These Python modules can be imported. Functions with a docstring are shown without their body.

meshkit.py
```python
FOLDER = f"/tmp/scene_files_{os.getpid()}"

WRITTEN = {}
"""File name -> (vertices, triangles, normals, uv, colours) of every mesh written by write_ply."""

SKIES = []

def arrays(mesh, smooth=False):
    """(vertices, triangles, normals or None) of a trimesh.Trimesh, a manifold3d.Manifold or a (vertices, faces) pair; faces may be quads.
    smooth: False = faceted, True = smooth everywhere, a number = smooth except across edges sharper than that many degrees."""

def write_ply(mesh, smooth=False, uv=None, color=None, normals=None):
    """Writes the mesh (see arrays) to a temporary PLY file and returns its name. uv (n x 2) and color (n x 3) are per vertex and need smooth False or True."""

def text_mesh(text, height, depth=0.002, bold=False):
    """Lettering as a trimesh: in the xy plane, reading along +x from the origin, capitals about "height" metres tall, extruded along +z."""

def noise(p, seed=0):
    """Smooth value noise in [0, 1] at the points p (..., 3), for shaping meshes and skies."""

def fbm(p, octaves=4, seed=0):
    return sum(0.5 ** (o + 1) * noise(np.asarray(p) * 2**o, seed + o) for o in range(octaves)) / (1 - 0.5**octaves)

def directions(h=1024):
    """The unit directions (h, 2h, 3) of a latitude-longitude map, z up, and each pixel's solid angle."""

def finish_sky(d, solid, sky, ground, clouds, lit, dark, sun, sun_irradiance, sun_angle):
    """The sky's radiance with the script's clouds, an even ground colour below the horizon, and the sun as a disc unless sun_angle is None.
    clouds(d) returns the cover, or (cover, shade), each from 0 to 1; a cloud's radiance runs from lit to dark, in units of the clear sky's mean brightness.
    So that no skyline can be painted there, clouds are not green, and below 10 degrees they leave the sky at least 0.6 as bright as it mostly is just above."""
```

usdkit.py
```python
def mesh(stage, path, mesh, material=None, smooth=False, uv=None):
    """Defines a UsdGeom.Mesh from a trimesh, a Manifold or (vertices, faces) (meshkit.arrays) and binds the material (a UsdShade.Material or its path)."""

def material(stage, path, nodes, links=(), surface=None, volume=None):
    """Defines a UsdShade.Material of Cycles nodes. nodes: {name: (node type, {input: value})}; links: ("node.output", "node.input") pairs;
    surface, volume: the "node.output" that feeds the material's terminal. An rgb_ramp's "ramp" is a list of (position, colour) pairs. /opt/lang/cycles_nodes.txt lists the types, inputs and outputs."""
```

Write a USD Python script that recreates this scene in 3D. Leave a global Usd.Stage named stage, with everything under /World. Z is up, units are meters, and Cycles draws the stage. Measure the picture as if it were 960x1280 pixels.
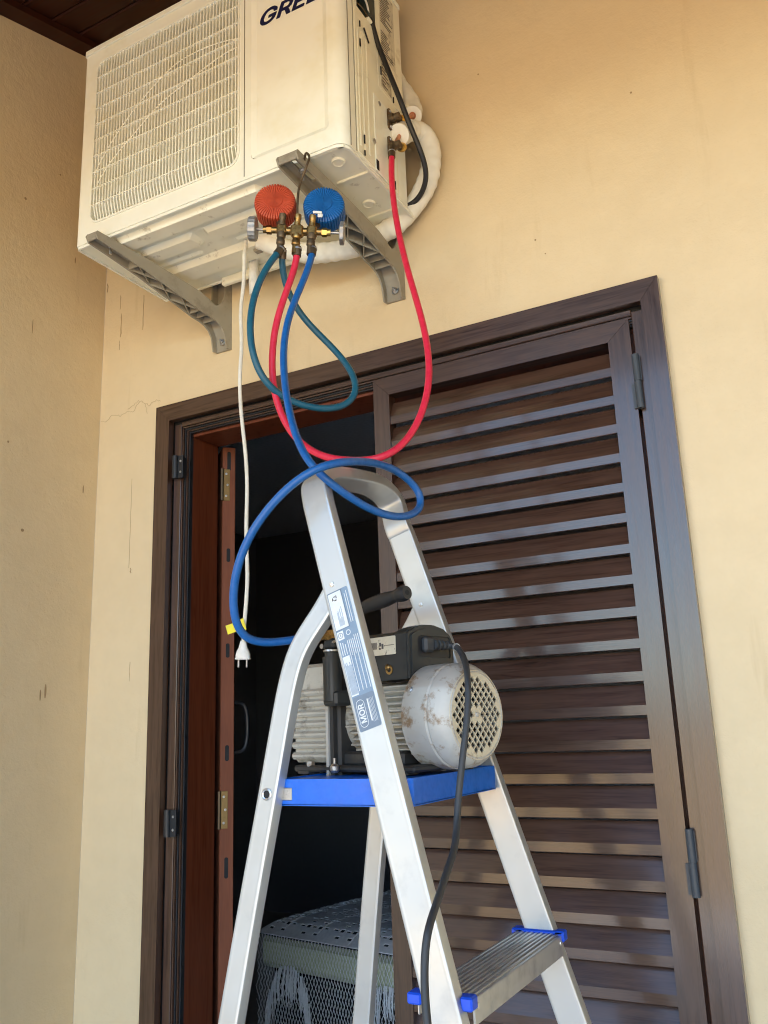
import math, random
import numpy as np, trimesh, manifold3d, usdkit, meshkit
from pxr import Usd, UsdGeom, UsdLux, UsdShade, Gf, Sdf, Vt
from shapely.geometry import Polygon, Point, box as sbox
from shapely.ops import unary_union
from scipy.interpolate import CubicSpline

stage = Usd.Stage.CreateInMemory()
UsdGeom.SetStageUpAxis(stage, UsdGeom.Tokens.z)
UsdGeom.SetStageMetersPerUnit(stage, 1.0)
UsdGeom.Xform.Define(stage, '/World')
UsdGeom.Scope.Define(stage, '/World/Looks')
rnd = random.Random(7)
nrg = np.random.default_rng(7)

# ------------------------------------------------------------------ camera, sky, sun, exposure
CAM = np.array([1.5916, -1.6944, 1.2839]); YAW, PITCH, ROLL = -0.4922, 0.2417, -0.0371
fw = np.array([math.sin(YAW)*math.cos(PITCH), math.cos(YAW)*math.cos(PITCH), math.sin(PITCH)])
r0 = np.array([math.cos(YAW), -math.sin(YAW), 0.]); u0 = np.cross(r0, fw)
rt = r0*math.cos(ROLL) + u0*math.sin(ROLL); up = -r0*math.sin(ROLL) + u0*math.cos(ROLL)
cam = UsdGeom.Camera.Define(stage, '/World/camera')
cam.CreateHorizontalApertureAttr(36.0); cam.CreateVerticalApertureAttr(48.0)
cam.CreateFocalLengthAttr(36.0*1084.05/960)
cam.CreateClippingRangeAttr(Gf.Vec2f(0.05, 2000))
M4 = Gf.Matrix4d(*rt, 0, *up, 0, *(-fw), 0, *CAM, 1)
cam.AddTransformOp().Set(M4)
EXPOSURE = 2.27
cam.CreateExposureAttr(EXPOSURE)

SUN_EL, SUN_AZ = math.radians(58), math.atan2(0.20, 0.98)      # azimuth = atan2(x, y)
sd = np.array([math.sin(SUN_AZ)*math.cos(SUN_EL), math.cos(SUN_AZ)*math.cos(SUN_EL), math.sin(SUN_EL)])
sun = UsdLux.DistantLight.Define(stage, '/World/sun')
sun.CreateNormalizeAttr(True); sun.CreateIntensityAttr(1.0); sun.CreateAngleAttr(0.5)
sun.CreateColorAttr(Gf.Vec3f(1.0, 0.93, 0.82))
zx = sd; xx = np.cross([0, 0, 1.], zx); xx /= np.linalg.norm(xx); yx = np.cross(zx, xx)
sun.AddTransformOp().Set(Gf.Matrix4d(*xx, 0, *yx, 0, *zx, 0, 0, 0, 20, 1))
skymat = usdkit.material(stage, '/World/Looks/sky_look', {
    's': ('sky_texture', {'sky_type': 'single_scattering', 'sun_disc': False, 'sun_elevation': SUN_EL, 'sun_rotation': SUN_AZ}),
    'b': ('background_shader', {'strength': 0.15})}, [('s.color', 'b.color')], surface='b.background')
sky = UsdLux.DomeLight.Define(stage, '/World/sky')
UsdShade.MaterialBindingAPI.Apply(sky.GetPrim()).Bind(skymat)
sky.GetPrim().SetCustomDataByKey('kind', 'structure')

# ------------------------------------------------------------------ scene helpers
used = {}
def numbered(path):
    k = used.get(path, 0); used[path] = k + 1
    return path if k == 0 else f'{path}_{k:03d}'
BASE = {}
class Node:
    def __init__(s, path, base): s.path, s.base = path, np.array(base, float)
    @property
    def prim(s): return stage.GetPrimAtPath(s.path)
def setdata(n, label=None, cat=None, group=None, kind=None):
    for k, v in (('label', label), ('category', cat), ('group', group), ('kind', kind)):
        if v: n.prim.SetCustomDataByKey(k, v)
    return n
def thing(name, base, label=None, cat=None, group=None, kind=None):
    p = numbered('/World/' + name)
    x = UsdGeom.Xform.Define(stage, p); x.AddTranslateOp().Set(Gf.Vec3d(*map(float, base)))
    return setdata(Node(p, base), label, cat, group, kind)
def obj(name, mesh, mat, parent=None, smooth=30, label=None, cat=None, group=None, kind=None):
    """one Mesh prim; mesh is given in world coordinates"""
    if isinstance(mesh, (list, tuple)): mesh = cat_(mesh)
    p = numbered((parent.path if parent else '/World') + '/' + name)
    base = parent.base if parent else np.zeros(3)
    m = mesh.copy(); m.apply_translation(-base)
    usdkit.mesh(stage, p, m, M[mat], smooth=smooth)
    return setdata(Node(p, base), label, cat, group, kind)
def cat_(ms): return trimesh.util.concatenate([to_tm(m) for m in ms])
def to_tm(m):
    if hasattr(m, 'to_mesh'):
        q = m.to_mesh(); return trimesh.Trimesh(np.array(q.vert_properties[:, :3], float), np.array(q.tri_verts), process=False)
    return m
def to_mf(t):
    t = t.copy(); t.merge_vertices()
    return manifold3d.Manifold(manifold3d.Mesh(np.asarray(t.vertices, np.float32), np.asarray(t.faces, np.uint32)))

# ------------------------------------------------------------------ shape helpers
def bx(x0, x1, y0, y1, z0, z1, b=0.0):
    if b <= 0:
        m = trimesh.creation.box((x1-x0, y1-y0, z1-z0)); m.apply_translation(((x0+x1)/2, (y0+y1)/2, (z0+z1)/2)); return m
    h = np.array([x1-x0, y1-y0, z1-z0])/2; c = np.array([x0+x1, y0+y1, z0+z1])/2; b = min(b, h.min()*.95)
    P = []
    for sx in (-1, 1):
        for sy in (-1, 1):
            for sz in (-1, 1):
                s = np.array([sx, sy, sz])
                for k in range(3):
                    e = h - b; e = e.copy(); e[k] = h[k]; P.append(c + s*e)
    return trimesh.convex.convex_hull(np.array(P))
def frame(o, X, Y, Z=None):
    X, Y = np.array(X, float), np.array(Y, float); X /= np.linalg.norm(X); Y = Y - X*(Y@X); Y /= np.linalg.norm(Y)
    T = np.eye(4); T[:3, 0], T[:3, 1], T[:3, 2], T[:3, 3] = X, Y, np.cross(X, Y), o
    return T
def put(m, T): m = to_tm(m).copy(); m.apply_transform(T); return m
def fr_axis(o, axis):
    a = np.array(axis, float); a /= np.linalg.norm(a); t = np.array([0, 0, 1.]) if abs(a[2]) < .9 else np.array([1., 0, 0])
    X = np.cross(t, a); X /= np.linalg.norm(X)
    T = np.eye(4); T[:3, 0], T[:3, 1], T[:3, 2], T[:3, 3] = X, np.cross(a, X), a, o
    return T
def cyl(p, q, r, n=16, r2=None):
    p, q = np.array(p, float), np.array(q, float); L = np.linalg.norm(q-p)
    return put(lathe([(0, 0), (r, 0), (r if r2 is None else r2, L), (0, L)], n), fr_axis(p, q-p))
def lathe(prof, n=24):
    m = trimesh.creation.revolve(np.array(prof, float), sections=n); return m
def lath(prof, o, axis, n=24): return put(lathe(prof, n), fr_axis(o, axis))
def prism(poly, d0, d1, T=None):
    ps = getattr(poly, 'geoms', [poly]); out = []
    for g in ps:
        m = trimesh.creation.extrude_polygon(g, d1-d0, engine='earcut'); m.apply_translation((0, 0, d0)); out.append(m)
    m = trimesh.util.concatenate(out)
    return put(m, T) if T is not None else m
# polygon in the x-z plane extruded along y from y0 to y1
def prism_xz(poly, y0, y1):
    return prism(poly, -y1, -y0, frame((0, 0, 0), (1, 0, 0), (0, 0, 1)))
# polygon in the y-z plane extruded along x
def prism_yz(poly, x0, x1):
    return prism(poly, x0, x1, frame((0, 0, 0), (0, 1, 0), (0, 0, 1)))
def rrect(x0, y0, x1, y1, r, q=6): return sbox(x0+r, y0+r, x1-r, y1-r).buffer(r, quad_segs=q)
def spline(pts, step=.008):
    P = np.array(pts, float); s = np.r_[0, np.cumsum(np.linalg.norm(np.diff(P, axis=0), axis=1)**.5)]
    cs = CubicSpline(s, P); t = np.linspace(0, s[-1], 4000); Q = cs(t)
    L = np.r_[0, np.cumsum(np.linalg.norm(np.diff(Q, axis=0), axis=1))]
    n = max(4, int(L[-1]/step)); tt = np.interp(np.linspace(0, L[-1], n), L, t)
    return cs(tt)
def smoothpts(P, k=2):
    P = np.array(P, float)
    for _ in range(k): P[1:-1] = .25*P[:-2] + .5*P[1:-1] + .25*P[2:]
    return P
def tube(P, r, sides=12):
    P = np.array(P, float); T = np.gradient(P, axis=0); T /= np.linalg.norm(T, axis=1, keepdims=True)+1e-12
    n = len(P); N = np.zeros_like(P); a = np.array([0, 0, 1.]) if abs(T[0][2]) < .9 else np.array([1., 0, 0])
    v = np.cross(T[0], a); v /= np.linalg.norm(v); N[0] = v
    for i in range(1, n):
        v = N[i-1] - T[i]*(N[i-1]@T[i]); N[i] = v/np.linalg.norm(v)
    B = np.cross(T, N); r = np.broadcast_to(r, (n,)); A = np.arange(sides)*2*np.pi/sides
    V = P[:, None] + r[:, None, None]*(np.cos(A)[None, :, None]*N[:, None] + np.sin(A)[None, :, None]*B[:, None])
    V = V.reshape(-1, 3); F = []
    for i in range(n-1):
        for j in range(sides):
            a0, b0, c0, d0 = i*sides+j, i*sides+(j+1) % sides, (i+1)*sides+(j+1) % sides, (i+1)*sides+j
            F += [[a0, b0, c0], [a0, c0, d0]]
    V = np.vstack([V, P[0], P[-1]]); k = len(V)-2
    for j in range(sides):
        F.append([k, (j+1) % sides, j]); F.append([k+1, (n-1)*sides+j, (n-1)*sides+(j+1) % sides])
    return trimesh.Trimesh(V, np.array(F), process=False)
def sweep_rect(P, N, prof):
    """sweep of a closed 2D profile (n, t); n along the fixed vector N, t along tangent x N"""
    P = np.array(P, float); N = np.array(N, float); T = np.gradient(P, axis=0); T /= np.linalg.norm(T, axis=1, keepdims=True)
    out = []
    for p, t in zip(P, T):
        n = N - t*(N@t); n /= np.linalg.norm(n); b = np.cross(t, n)
        out.append([p + n*u + b*v for u, v in prof])
    V = np.array(out).reshape(-1, 3); k = len(prof); F = []
    for i in range(len(P)-1):
        for j in range(k):
            a0, b0, c0, d0 = i*k+j, i*k+(j+1) % k, (i+1)*k+(j+1) % k, (i+1)*k+j
            F += [[a0, b0, c0], [a0, c0, d0]]
    for base, flip in ((0, 1), ((len(P)-1)*k, 0)):
        for j in range(1, k-1):
            f = [base, base+j, base+j+1]; F.append(f[::-1] if flip else f)
    m = trimesh.Trimesh(V, np.array(F), process=False)
    m.fix_normals() if False else None
    if m.volume < 0: m.invert()
    return m
def rprof(w, t, r=.004, grooves=0):
    """rounded rectangle profile as a point list, optionally with fine grooves on the t = -t/2 side"""
    p = list(rrect(-w/2, -t/2, w/2, t/2, r, 2).exterior.coords)[:-1]
    return p

# ------------------------------------------------------------------ materials
M = {}
def mat(name, nodes, links, surface='p.BSDF'):
    M[name] = usdkit.material(stage, '/World/Looks/' + name, nodes, links, surface=surface); return M[name]
def plain(name, col, rough=.5, metal=0., spec=.5, var=.12, scale=60, bump=0., bscale=200, dirt=None, dscale=8, dlo=.55, dhi=.75, aniso=None, coat=0.):
    """base colour with soft variation, optional dirt patches with a shape of their own, and fine bump"""
    n = {'g': ('texture_coordinate', {}), 'n': ('noise_texture', {'scale': scale, 'detail': 5, 'roughness': .6}),
         'r': ('rgb_ramp', {'ramp': [(.25, tuple(c*(1-var) for c in col)), (.75, tuple(min(1, c*(1+var)) for c in col))]}),
         'p': ('principled_bsdf', {'roughness': rough, 'metallic': metal, 'specular_ior_level': spec, 'coat_weight': coat, 'coat_roughness': .12})}
    l = [('g.object', 'n.vector'), ('n.fac', 'r.fac')]
    out = 'r.color'
    if aniso:
        n['m'] = ('mapping', {'scale': aniso}); l = [('g.object', 'm.vector'), ('m.vector', 'n.vector'), ('n.fac', 'r.fac')]
    if dirt:
        n['dn'] = ('noise_texture', {'scale': dscale, 'detail': 8, 'roughness': .68})
        n['dr'] = ('rgb_ramp', {'ramp': [(dlo, (0, 0, 0)), (dhi, (1, 1, 1))]})
        n['dm'] = ('mix', {'color2': dirt})
        l += [('g.object', 'dn.vector'), ('dn.fac', 'dr.fac'), ('dr.color', 'dm.fac'), (out, 'dm.color1')]; out = 'dm.color'
    n['rn'] = ('map_range', {'from_min': .3, 'from_max': .7, 'to_min': max(.02, rough-.08), 'to_max': min(1, rough+.1), 'clamp': True})
    l += [('n.fac', 'rn.value'), ('rn.result', 'p.roughness')]
    if bump:
        n['bn'] = ('noise_texture', {'scale': bscale, 'detail': 4}); n['b'] = ('bump', {'strength': bump, 'distance': .002})
        l += [('g.object', 'bn.vector'), ('bn.fac', 'b.height'), ('b.normal', 'p.normal')]
    l.append((out, 'p.base_color'))
    return mat(name, n, l)
def wood(name, dark, light, stretch, rough=.4, spec=.5, scale=1.0, bump=.25, coat=0.):
    return mat(name, {
        'g': ('geometry', {}), 'm': ('mapping', {'scale': stretch}),
        'n': ('noise_texture', {'scale': 9*scale, 'detail': 8, 'roughness': .65, 'distortion': .6}),
        'n2': ('noise_texture', {'scale': 60*scale, 'detail': 4, 'roughness': .6}),
        'mx': ('mix', {'fac': .35}),
        'r': ('rgb_ramp', {'ramp': [(.3, dark), (.5, tuple((a+b)/2 for a, b in zip(dark, light))), (.68, light)]}),
        'b': ('bump', {'strength': bump, 'distance': .001}),
        'rr': ('map_range', {'from_min': .3, 'from_max': .7, 'to_min': rough-.06, 'to_max': rough+.1, 'clamp': True}),
        'p': ('principled_bsdf', {'specular_ior_level': spec, 'coat_weight': coat, 'coat_roughness': .13, 'coat_ior': 1.55})},
        [('g.position', 'm.vector'), ('m.vector', 'n.vector'), ('m.vector', 'n2.vector'), ('n.fac', 'mx.color1'), ('n2.fac', 'mx.color2'), ('mx.color', 'r.fac'),
         ('r.color', 'p.base_color'), ('n2.fac', 'b.height'), ('b.normal', 'p.normal'), ('n.fac', 'rr.value'), ('rr.result', 'p.roughness')])
def plaster(name, col, stain):
    return mat(name, {
        'g': ('geometry', {}),
        'n': ('noise_texture', {'scale': 1.6, 'detail': 6, 'roughness': .6}),
        'n2': ('noise_texture', {'scale': 14, 'detail': 6, 'roughness': .65}),
        'ms': ('mapping', {'scale': (9, 9, 1.1)}),
        'n3': ('noise_texture', {'scale': 1.5, 'detail': 5, 'roughness': .6}),
        'n4': ('noise_texture', {'scale': 130, 'detail': 5, 'roughness': .7}),
        'n5': ('noise_texture', {'scale': 35, 'detail': 5, 'roughness': .7}),
        'r': ('rgb_ramp', {'ramp': [(.3, tuple(c*.95 for c in col)), (.7, tuple(min(1, c*1.04) for c in col))]}),
        'r2': ('rgb_ramp', {'ramp': [(.35, (.97, .965, .955)), (.7, (1.015, 1.015, 1.015))]}),
        'r3': ('rgb_ramp', {'ramp': [(.60, (0, 0, 0)), (.80, (.35, .35, .35))]}),
        'r5': ('rgb_ramp', {'ramp': [(.735, (0, 0, 0)), (.765, (.7, .7, .7))]}),
        'mu': ('mix', {'mix_type': 'multiply', 'fac': 1.0}),
        'st': ('mix', {'color2': stain}), 'st2': ('mix', {'color2': tuple(c*.55 for c in stain)}),
        'ad': ('math', {'math_type': 'multiply_add', 'value2': .35}),
        'b': ('bump', {'strength': .8, 'distance': .003}),
        'p': ('principled_bsdf', {'roughness': .72, 'specular_ior_level': .3})},
        [('g.position', 'n.vector'), ('g.position', 'n2.vector'), ('g.position', 'ms.vector'), ('ms.vector', 'n3.vector'), ('g.position', 'n4.vector'), ('g.position', 'n5.vector'),
         ('n.fac', 'r.fac'), ('n2.fac', 'r2.fac'), ('r.color', 'mu.color1'), ('r2.color', 'mu.color2'),
         ('n3.fac', 'r3.fac'), ('r3.color', 'st.fac'), ('mu.color', 'st.color1'),
         ('n5.fac', 'r5.fac'), ('r5.color', 'st2.fac'), ('st.color', 'st2.color1'), ('st2.color', 'p.base_color'),
         ('n4.fac', 'ad.value1'), ('n2.fac', 'ad.value3'), ('ad.value', 'b.height'), ('b.normal', 'p.normal')])

plaster('plaster_yellow', (.72, .575, .358), (.42, .28, .12))
plain('stain_brown', (.35, .24, .125), .8)
plain('crack_tan', (.44, .32, .18), .8)
wood('wood_vertical', (.017, .0064, .0032), (.068, .0285, .0140), (11, 11, .6), .33, .6, coat=.75)
wood('wood_horizontal', (.017, .0064, .0032), (.068, .0285, .0140), (.6, 11, 11), .33, .6, coat=.75)
wood('red_wood', (.075, .016, .006), (.17, .042, .015), (7, 7, .45), .35, .5)
wood('red_edge', (.14, .038, .016), (.22, .068, .03), (7, 7, .45), .5, .4)
wood('ceiling_wood', (.022, .0045, .0018), (.055, .013, .0055), (.5, 7, 7), .5, .25)
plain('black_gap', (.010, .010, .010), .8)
plain('hinge_steel', (.045, .052, .060), .45, 0., .5)
plain('black_metal', (.012, .013, .015), .4)
plain('brass_plate', (.30, .20, .085), .4, .8)
plain('zinc', (.55, .56, .57), .35, .9)
plain('knob_metal', (.40, .39, .37), .5, .75, dirt=(.20, .18, .15), dscale=60)
plain('steel', (.46, .45, .43), .42, 1.0, dirt=(.10, .09, .08), dscale=60, dlo=.55, dhi=.8)
plain('ac_cream', (.93, .93, .81), .38, 0, .5, .02, 7, dirt=(.80, .76, .54), dscale=5, dlo=.52, dhi=.85)
plain('ac_pan', (.90, .88, .72), .5, 0, .4, .06, 9, dirt=(.32, .26, .16), dscale=26, dlo=.60, dhi=.78)
plain('ac_side', (.89, .86, .68), .42, 0, .5, .05, 9, dirt=(.42, .33, .19), dscale=14, dlo=.60, dhi=.85)
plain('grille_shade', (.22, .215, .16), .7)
plain('ac_dark', (.16, .145, .11), .7)
plain('logo_navy', (.012, .014, .06), .4)
plain('sticker', (.66, .62, .48), .6, dirt=(.22, .18, .11), dscale=40, dlo=.5, dhi=.7)
plain('ink', (.10, .09, .08), .7)
plain('box_green', (.035, .05, .045), .5)
plain('wire_white', (.75, .72, .62), .5)
plain('bracket_grey', (.32, .285, .215), .55, 0, .4, .08, 14, dirt=(.17, .14, .10), dscale=18, dlo=.52, dhi=.8)
plain('brass', (.42, .27, .10), .34, 1.0, var=.2, dirt=(.13, .08, .035), dscale=70, dlo=.45, dhi=.7)
plain('brass_bright', (.75, .50, .14), .3, 1.0)
plain('brass_dark', (.16, .115, .07), .5, .9)
plain('copper', (.55, .24, .12), .4, .9)
plain('gauge_red', (.50, .075, .030), .45, 0, .4, .1)
plain('gauge_blue', (.008, .115, .36), .4, 0, .5, .1)
plain('hose_red', (.62, .022, .055), .33, 0, .5, .05, dirt=(.09, .085, .08), dscale=45, dlo=.62, dhi=.95)
plain('hose_blue', (.010, .095, .30), .33, 0, .5, .05, dirt=(.09, .085, .08), dscale=45, dlo=.62, dhi=.95)
plain('hose_teal', (.010, .085, .13), .33, 0, .5, .06, dirt=(.09, .085, .08), dscale=45, dlo=.62, dhi=.95)
plain('rubber_black', (.016, .016, .017), .42, 0, .5)
plain('rubber_grey', (.028, .031, .034), .5, 0, .5)
plain('foam_white', (.86, .83, .72), .75, 0, .3, .06, 30, bump=.4, bscale=60)
plain('pvc_white', (.78, .76, .70), .4)
plain('tag_yellow', (.85, .72, .02), .5)
plain('alu', (.54, .545, .525), .42, .70, .5, .05, 9, dirt=(.42, .43, .43), dscale=12, dlo=.55, dhi=.8)
plain('alu_bar', (.78, .77, .73), .30, .95, .5, .05, 20)
plain('alu_tread', (.62, .61, .59), .36, .9, .5, .04, 14)
plain('platform_blue', (.002, .125, .60), .3, 0, .5, .06)
plain('cap_blue', (.006, .075, .62), .35)
plain('label_blue', (.19, .27, .36), .45)
plain('label_dark', (.16, .21, .27), .45)
plain('label_white', (.66, .69, .70), .45)
plain('pump_grey', (.44, .42, .36), .5, .25, .5, .1, 30, dirt=(.13, .11, .08), dscale=30, dlo=.52, dhi=.72, bump=.2)
plain('pump_cover', (.46, .45, .41), .5, .15, .5, .08, 25, dirt=(.24, .165, .10), dscale=30, dlo=.51, dhi=.62, bump=.25, bscale=120)
plain('pump_grille', (.56, .50, .37), .5, .2, .5, .1, 30, dirt=(.24, .17, .10), dscale=40, dlo=.58, dhi=.72, bump=.2)
plain('pump_black', (.022, .021, .020), .5, 0, .5, .25, 25, dirt=(.07, .055, .04), dscale=30, dlo=.55, dhi=.75)
plain('box_black', (.020, .021, .020), .38, 0, .5, .2, 30)
plain('paper_label', (.62, .57, .44), .7, dirt=(.12, .10, .07), dscale=60, dlo=.58, dhi=.66)
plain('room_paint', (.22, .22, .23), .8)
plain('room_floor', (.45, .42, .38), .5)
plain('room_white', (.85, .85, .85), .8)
plain('mattress', (.62, .64, .42), .85)
plain('crochet', (.88, .88, .90), .9)
plain('crochet_dark', (.05, .055, .06), .9)
plain('patio', (.58, .58, .58), .75, 0, .3, .12, 3)
plain('soil', (.50, .315, .125), .9, 0, .2, .15, 2)

# ------------------------------------------------------------------ ground, walls, roof, room
obj('ground', bx(-150, 150, -150, 150, -1.0, -0.12), 'soil', kind='structure')
obj('patio_floor', bx(-.40, 6, -5.0, 0.0, -0.119, 0.0), 'patio', kind='structure')

XL = -.2333
bw = thing('back_wall', (2.1, 0, 0), 'yellow plaster house wall around the dark shuttered doorway', 'wall')
poly = sbox(XL, 0, 5.5, 3.55).difference(sbox(.02, -.1, 1.32, 2.13))
obj('plaster', prism_xz(poly, 0, .15), 'plaster_yellow', bw, smooth=False)
def drip(x, z0, z1, w, m='stain_brown', y=-.0008):
    n = 7; P = []
    zs = np.linspace(z0, z1, n); off = (nrg.random(n)-.5)*w*.7; ww = w*(.4+.6*nrg.random(n)); ww[-1] *= .3; ww[0] *= .3
    L = [(x+o-a/2, z) for o, a, z in zip(off, ww, zs)]; R = [(x+o+a/2, z) for o, a, z in zip(off, ww, zs)]
    return prism_xz(Polygon(L+R[::-1]).buffer(0), y, .002)
for a in [(-.171, 2.545, 2.50, .002), (-.1655, 2.485, 2.41, .0035), (-.168, 2.40, 2.37, .002), (-.0787, 2.52, 2.41, .0024), (-.1006, 1.97, 1.72, .0009), (-.094, 1.72, 1.705, .004), (-.085, 1.47, 1.42, .0012), (-.226, 2.60, 2.57, .004)]:
    obj('drip_stain', drip(*a), 'stain_brown', bw, smooth=False)
def crack(pts, w):
    P = [(x+(rnd.random()-.5)*.0012, z+(rnd.random()-.5)*.0012) for x, z in pts]
    from shapely.geometry import LineString
    return prism_xz(LineString(P).buffer(w), -.0006, .002)
def wander(x0, z0, x1, z1, n, amp, seed):
    t = np.linspace(0, 1, n); q = np.stack([t*9+seed, t*0+seed, t*0], 1)
    d = (meshkit.fbm(q, 4, seed)-.5)*amp
    return list(zip(x0+(x1-x0)*t, z0+(z1-z0)*t + d))
for (x0, z0, x1, z1, n, amp, w, sd_) in [(XL+.004, 2.166, -.004, 2.186, 60, .045, .00042, 3), (-.125, 2.178, -.085, 2.196, 16, .012, .0003, 5), (-.060, 2.181, -.052, 2.150, 12, .01, .0003, 8)]:
    obj('hairline_crack', crack(wander(x0, z0, x1, z1, n, amp, sd_), w), 'crack_tan', bw, smooth=False)
for x, z in [(.985, 2.80), (1.33, 2.60), (1.09, 2.32), (1.11, 2.28)]:
    obj('speck', prism_xz(Point(x, z).buffer(.0028*rnd.uniform(.5, 1.1)), -.0008, .002), 'stain_brown', bw, smooth=False)

sw = thing('side_wall', (XL-.08, -1.2, 0), 'shaded yellow plaster wall at left with a few brown specks', 'wall')
obj('plaster', bx(XL-.16, XL, -2.4, -.0005, -.05, 3.6), 'plaster_yellow', sw, smooth=False)
wing = thing('wing_wall', (3.58, -1.4, 0), 'yellow plaster wall of the house wing to the right', 'wall')
obj('plaster', bx(3.5, 3.66, -2.8, -.0005, -.05, 3.6), 'plaster_yellow', wing, smooth=False)
for y, z, w, h in [(-.30, 2.72, .004, .004), (-.25, 2.36, .0012, .022), (-.14, 1.40, .003, .018), (-.155, 1.39, .002, .014), (-.24, 1.80, .005, .004), (-.30, 2.02, .003, .003), (-.05, 1.95, .002, .012), (-.12, 2.62, .002, .010), (-.27, .95, .004, .003), (-.19, 2.86, .003, .003)]:
    e = Point(0, 0).buffer(1, quad_segs=3); pp = Polygon([(y+a*w, z+b*h) for a, b in e.exterior.coords])
    obj('speck', prism_yz(pp, XL-.002, XL+.0008), 'stain_brown', sw, smooth=False)

# sloping plank ceiling under the eave (z = 3.3728 + .3014 y at its underside)
def cz(y): return 3.3728 + .3014*y
eave = thing('eave_ceiling', (2.6, -1, 3.1), 'dark red brown wooden plank ceiling under the eave', 'ceiling')
PW = .098
for k in range(20):
    y1 = -k*PW - .0015; y0 = -(k+1)*PW + .0015
    dz = rnd.uniform(0, .002)
    pp = Polygon([(y0, cz(y0)+dz+.004), (y0+.004, cz(y0)+dz), (y1-.004, cz(y1)+dz), (y1, cz(y1)+dz+.004), (y1, cz(y1)+.018), (y0, cz(y0)+.018)])
    obj('plank', prism_yz(pp, XL+.001, 5.5), 'ceiling_wood', eave, smooth=False)
pp = Polygon([(0, cz(0)-.022), (-1.96, cz(-1.96)-.022), (-1.96, cz(-1.96)-.001), (0, cz(0)-.001)])
obj('wall_trim', prism_yz(pp, XL+.0008, XL+.055), 'ceiling_wood', eave, smooth=False)
pp = Polygon([(-1.985, cz(-1.985)-.02), (-1.962, cz(-1.962)-.02), (-1.962, cz(-1.962)+.2), (-1.985, cz(-1.985)+.2)])
obj('fascia', prism_yz(pp, XL-.3, 5.5), 'ceiling_wood', eave, smooth=False)
pp = Polygon([(-2.05, cz(-2.05)+.06), (4.2, cz(4.2)+.06), (4.2, cz(4.2)+.16), (-2.05, cz(-2.05)+.16)])
obj('roof', prism_yz(pp, XL-.5, 5.6), 'red_edge', eave, smooth=False)

rm = []
rm.append(bx(-2.69, 2.99, .1502, 3.99, -.15, -.002))
obj('room_floor', rm[0], 'room_floor', kind='structure')
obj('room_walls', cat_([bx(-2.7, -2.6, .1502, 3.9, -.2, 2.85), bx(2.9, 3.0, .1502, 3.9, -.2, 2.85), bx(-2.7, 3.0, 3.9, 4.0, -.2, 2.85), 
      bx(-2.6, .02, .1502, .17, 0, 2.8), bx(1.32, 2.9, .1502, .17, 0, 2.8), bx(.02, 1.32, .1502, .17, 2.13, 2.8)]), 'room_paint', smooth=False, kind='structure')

obj('room_ceiling', bx(-2.7, 3.0, .1502, 4.0, 2.8, 2.9), 'room_white', smooth=False, kind='structure')

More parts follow.
